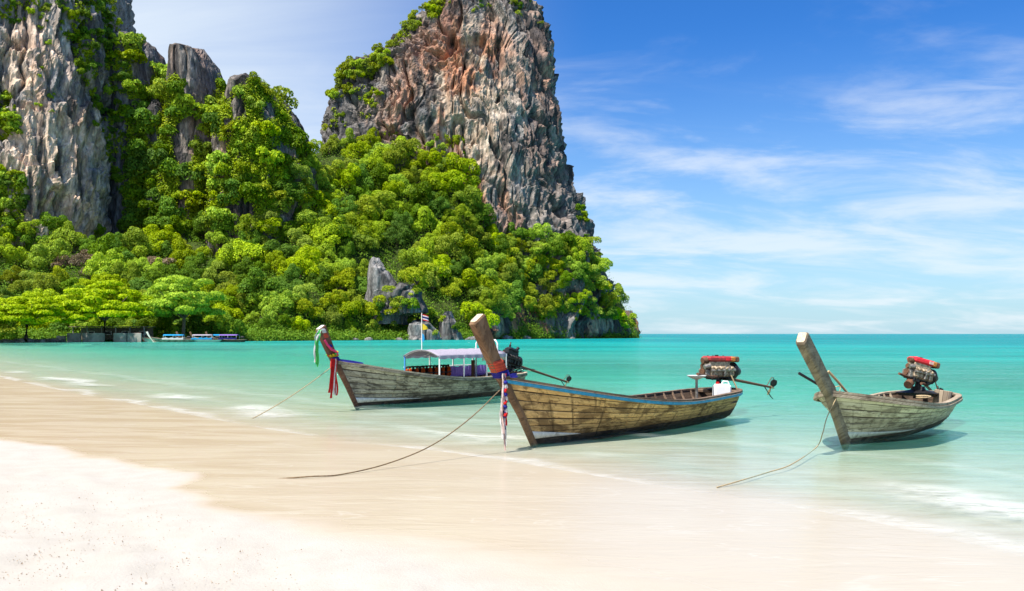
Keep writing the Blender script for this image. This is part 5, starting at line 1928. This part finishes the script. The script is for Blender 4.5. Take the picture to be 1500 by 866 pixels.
for p0, p1, lb, mt in (((q3.x - .32, q3.y + .28, 1.22), (q3.x + .25, q3.y - .12, .84), 'dark thin pole sticking out beside the prow of the short boat', 'iron'),
                       ((.35, .42, 1.22), (.75, .2, .80), 'light brown pole leaning in the bow of the short boat', 'rope')):
    a_, b_ = world(F3, R3, p0), world(F3, R3, p1)
    MB().tube([Vector((0, 0, 0)), (a_ - b_) * .5 + Vector((.01, 0, 0)), a_ - b_], [.022, .024, .026], 8).build('boat_pole', M[mt], loc=b_, label=lb, cat='pole')

# ---- mooring ropes
s2 = world(F2, R2, (-.92, -.10, 1.08))
g_a = G(500, 695, .05)
rope('mooring_rope', [s2, s2.lerp(g_a, .25) + Vector((0, 0, -.22)), s2.lerp(g_a, .5) + Vector((0, 0, -.30)), s2.lerp(g_a, .76) + Vector((0, 0, -.2)), g_a, G(455, 698, .062), G(400, 702, .03)], .009, M['rope_dark'], 'dark rope running from the blue-striped boat down to the wet sand')
s1 = world(F1, R1, (-.86, -.09, 1.12))
g_b = G(372, 612, .0)
rope('mooring_rope', [s1, s1.lerp(g_b, .35) + Vector((0, 0, -.06)), s1.lerp(g_b, .7) + Vector((0, 0, -.06)), g_b, G(355, 618, -.02)], .010, M['rope'], 'thin rope from the canopied boat down into the shallow wash')
s3 = world(F3, R3, (-.62, -.13, .97))
rope('mooring_rope', [world(F3, R3, (-.55, .1, .96)), world(F3, R3, (-.66, -.05, 1.0)), s3, P(1212, 610, 14.15), P(1205, 635, 14.0), G(1196, 655, .03), G(1160, 680, .01), G(1125, 692, .005), G(1085, 704, .02), G(1050, 714, .0)], .008, M['rope'], 'pale rope hanging from the bow of the short boat into the shallows')

# ---- moored boats at the far shore
hf_ = Hull(8.4, .8, 1.2, .55, .6, [(-.3, -.25), (-.05, 0), (.55, .40), (1.2, .9), (1.6, 1.15), (2.3, 1.5), (2.6, 1.6)], -.2, -.05, .05, .5)
ST = stations(16, 6)
far = (
    (206, 194, 96, 'lilac', 'cream', 'white_paint', 'far moored boat with an orange garlanded prow and bare deck', False, 'orange'),
    (219, 191, 84, 'sky', 'white', 'wood_grey', 'far moored boat with a white prow under a bright blue cover', True, 'white'),
    (262, 193, 86, 'lilac', 'white', 'white_paint', 'far moored boat with a pale lilac canopy and white hull', True, None),
    (281, 197, 97, 'sky', 'navy', 'wood_dark', 'far dark moored boat with a small blue canopy', True, None),
    (304, 196, 100, 'purple', 'navy', 'wood_dark', 'far dark moored boat with a purple canopy under the trees', True, None),
)
for i, (px, Y, yaw, c1_, c2_, hm, lb, can, tie) in enumerate(far):
    F_, R_ = frame_of(Vector((X_(px + 6, Y), Y, 0)), yaw)
    mt = dict(inner=M[hm], plank=M[hm], bottom=M['wood_bottom'], rib=M['rail_dark'], stem=M['white_paint'] if tie == 'white' else M['wood_stem'], stem_end=M['endgrain'], rail=M['rail_pale'], rub=M['rail_dark'])
    e = build_boat('moored_boat', hf_, F_, R_, lb, 'boats moored at the far shore', mt, lowdetail=True, stem_top=2.3, stem_w=(.2, .3), stem_d=(.25, .4))
    if can:
        Gd = [[Vector((x, .75 * t_ / 4, 1.5 + .25 * (1 - (t_ / 4) ** 2))) for t_ in range(-4, 5)] for x in np.linspace(2.2, 6.6, 6)]
        c = MB().sheet(Gd).build('canopy', M['cloth_' + c1_], e)
        c.modifiers.new('t', 'SOLIDIFY').thickness = .03
        for x in (2.3, 4.4, 6.5):
            for s_ in (-1, 1):
                MB().cyl((x, s_ * .72, .5), (x, s_ * .72, 1.5), .035, n=6).build('post', M['white_pipe'], e)
        Gd = [[Vector((x, -.82, .6)), Vector((x, -.80, 1.0 + .08 * math.sin(x * 5)))] for x in np.linspace(2.0, 6.6, 20)]
        MB().sheet(Gd).build('side_cloth', M['cloth_' + ('sky' if c1_ == 'lilac' else c2_)], e)
    MB().box((7.6, 0, 1.1), (.8, .45, .5), bev=.1).build('engine', M['iron'], e)
    if tie == 'orange':
        rb = empty('prow_ribbons', F_, R_, 'orange and yellow garland on the prow of a far moored boat', 'ribbons')
        wrap(hf_, 1.5, 2.2, .05, 'garland', M['cloth_coral'], rb, 0, 3, .16, .18, 50)
        ribbon([(-1.5, -.3, 1.6), (-1.5, -.32, .4)], .35, (.9, -.3, 0), 'ribbon', M['cloth_yellow'], rb, 0, 8, 51)

# ---- shells and coral bits on the dry sand
rng = np.random.default_rng(12)
cv, cf, cc_ = [], [], 0
tet = np.array([(-1, -1, -.5), (1, -.8, -.5), (.1, 1, -.5), (-.1, 0, .8), (.3, -.2, .75)])
tf = [(0, 1, 4, 3), (1, 2, 3, 4), (2, 0, 3, 3)]
Vb, Fb = [], []
for _ in range(3200):
    px, py = rng.uniform(-40, 520), rng.uniform(690, 900)
    if rng.random() < max(0, (px - 120) / 420) ** .5:
        continue
    g_ = G(px, py, .22)
    if not in_poly(g_.x, g_.y, DRY_POLY):
        continue
    zz_, _, s1_ = sand_height(np.array([g_.x]), np.array([g_.y]))
    if s1_[0] < .45:
        continue
    sz = rng.uniform(.0025, .0065) * (1.5 if rng.random() < .06 else 1)
    a = rng.uniform(0, 6.28)
    rot = np.array([[math.cos(a), -math.sin(a), 0], [math.sin(a), math.cos(a), 0], [0, 0, 1]])
    o = len(Vb)
    Vb += [tuple(x_) for x_ in (tet * sz * rng.uniform(.5, 1.3, 3)) @ rot.T + np.array([g_.x, g_.y, zz_[0] + sz * .5 + .004])]
    Fb += [(o, o + 1, o + 4, o + 3), (o + 1, o + 2, o + 3, o + 4), (o + 2, o, o + 3)]
me = bpy.data.meshes.new('shell_bits')
me.from_pydata(Vb, [], Fb)
me.materials.append(simple('shell_bits', (0.33, 0.245, 0.165), .8, .5, 40))
link('shell_bits', me, kind='stuff', label='small brown shell and coral bits strewn on the dry sand', cat='shells')
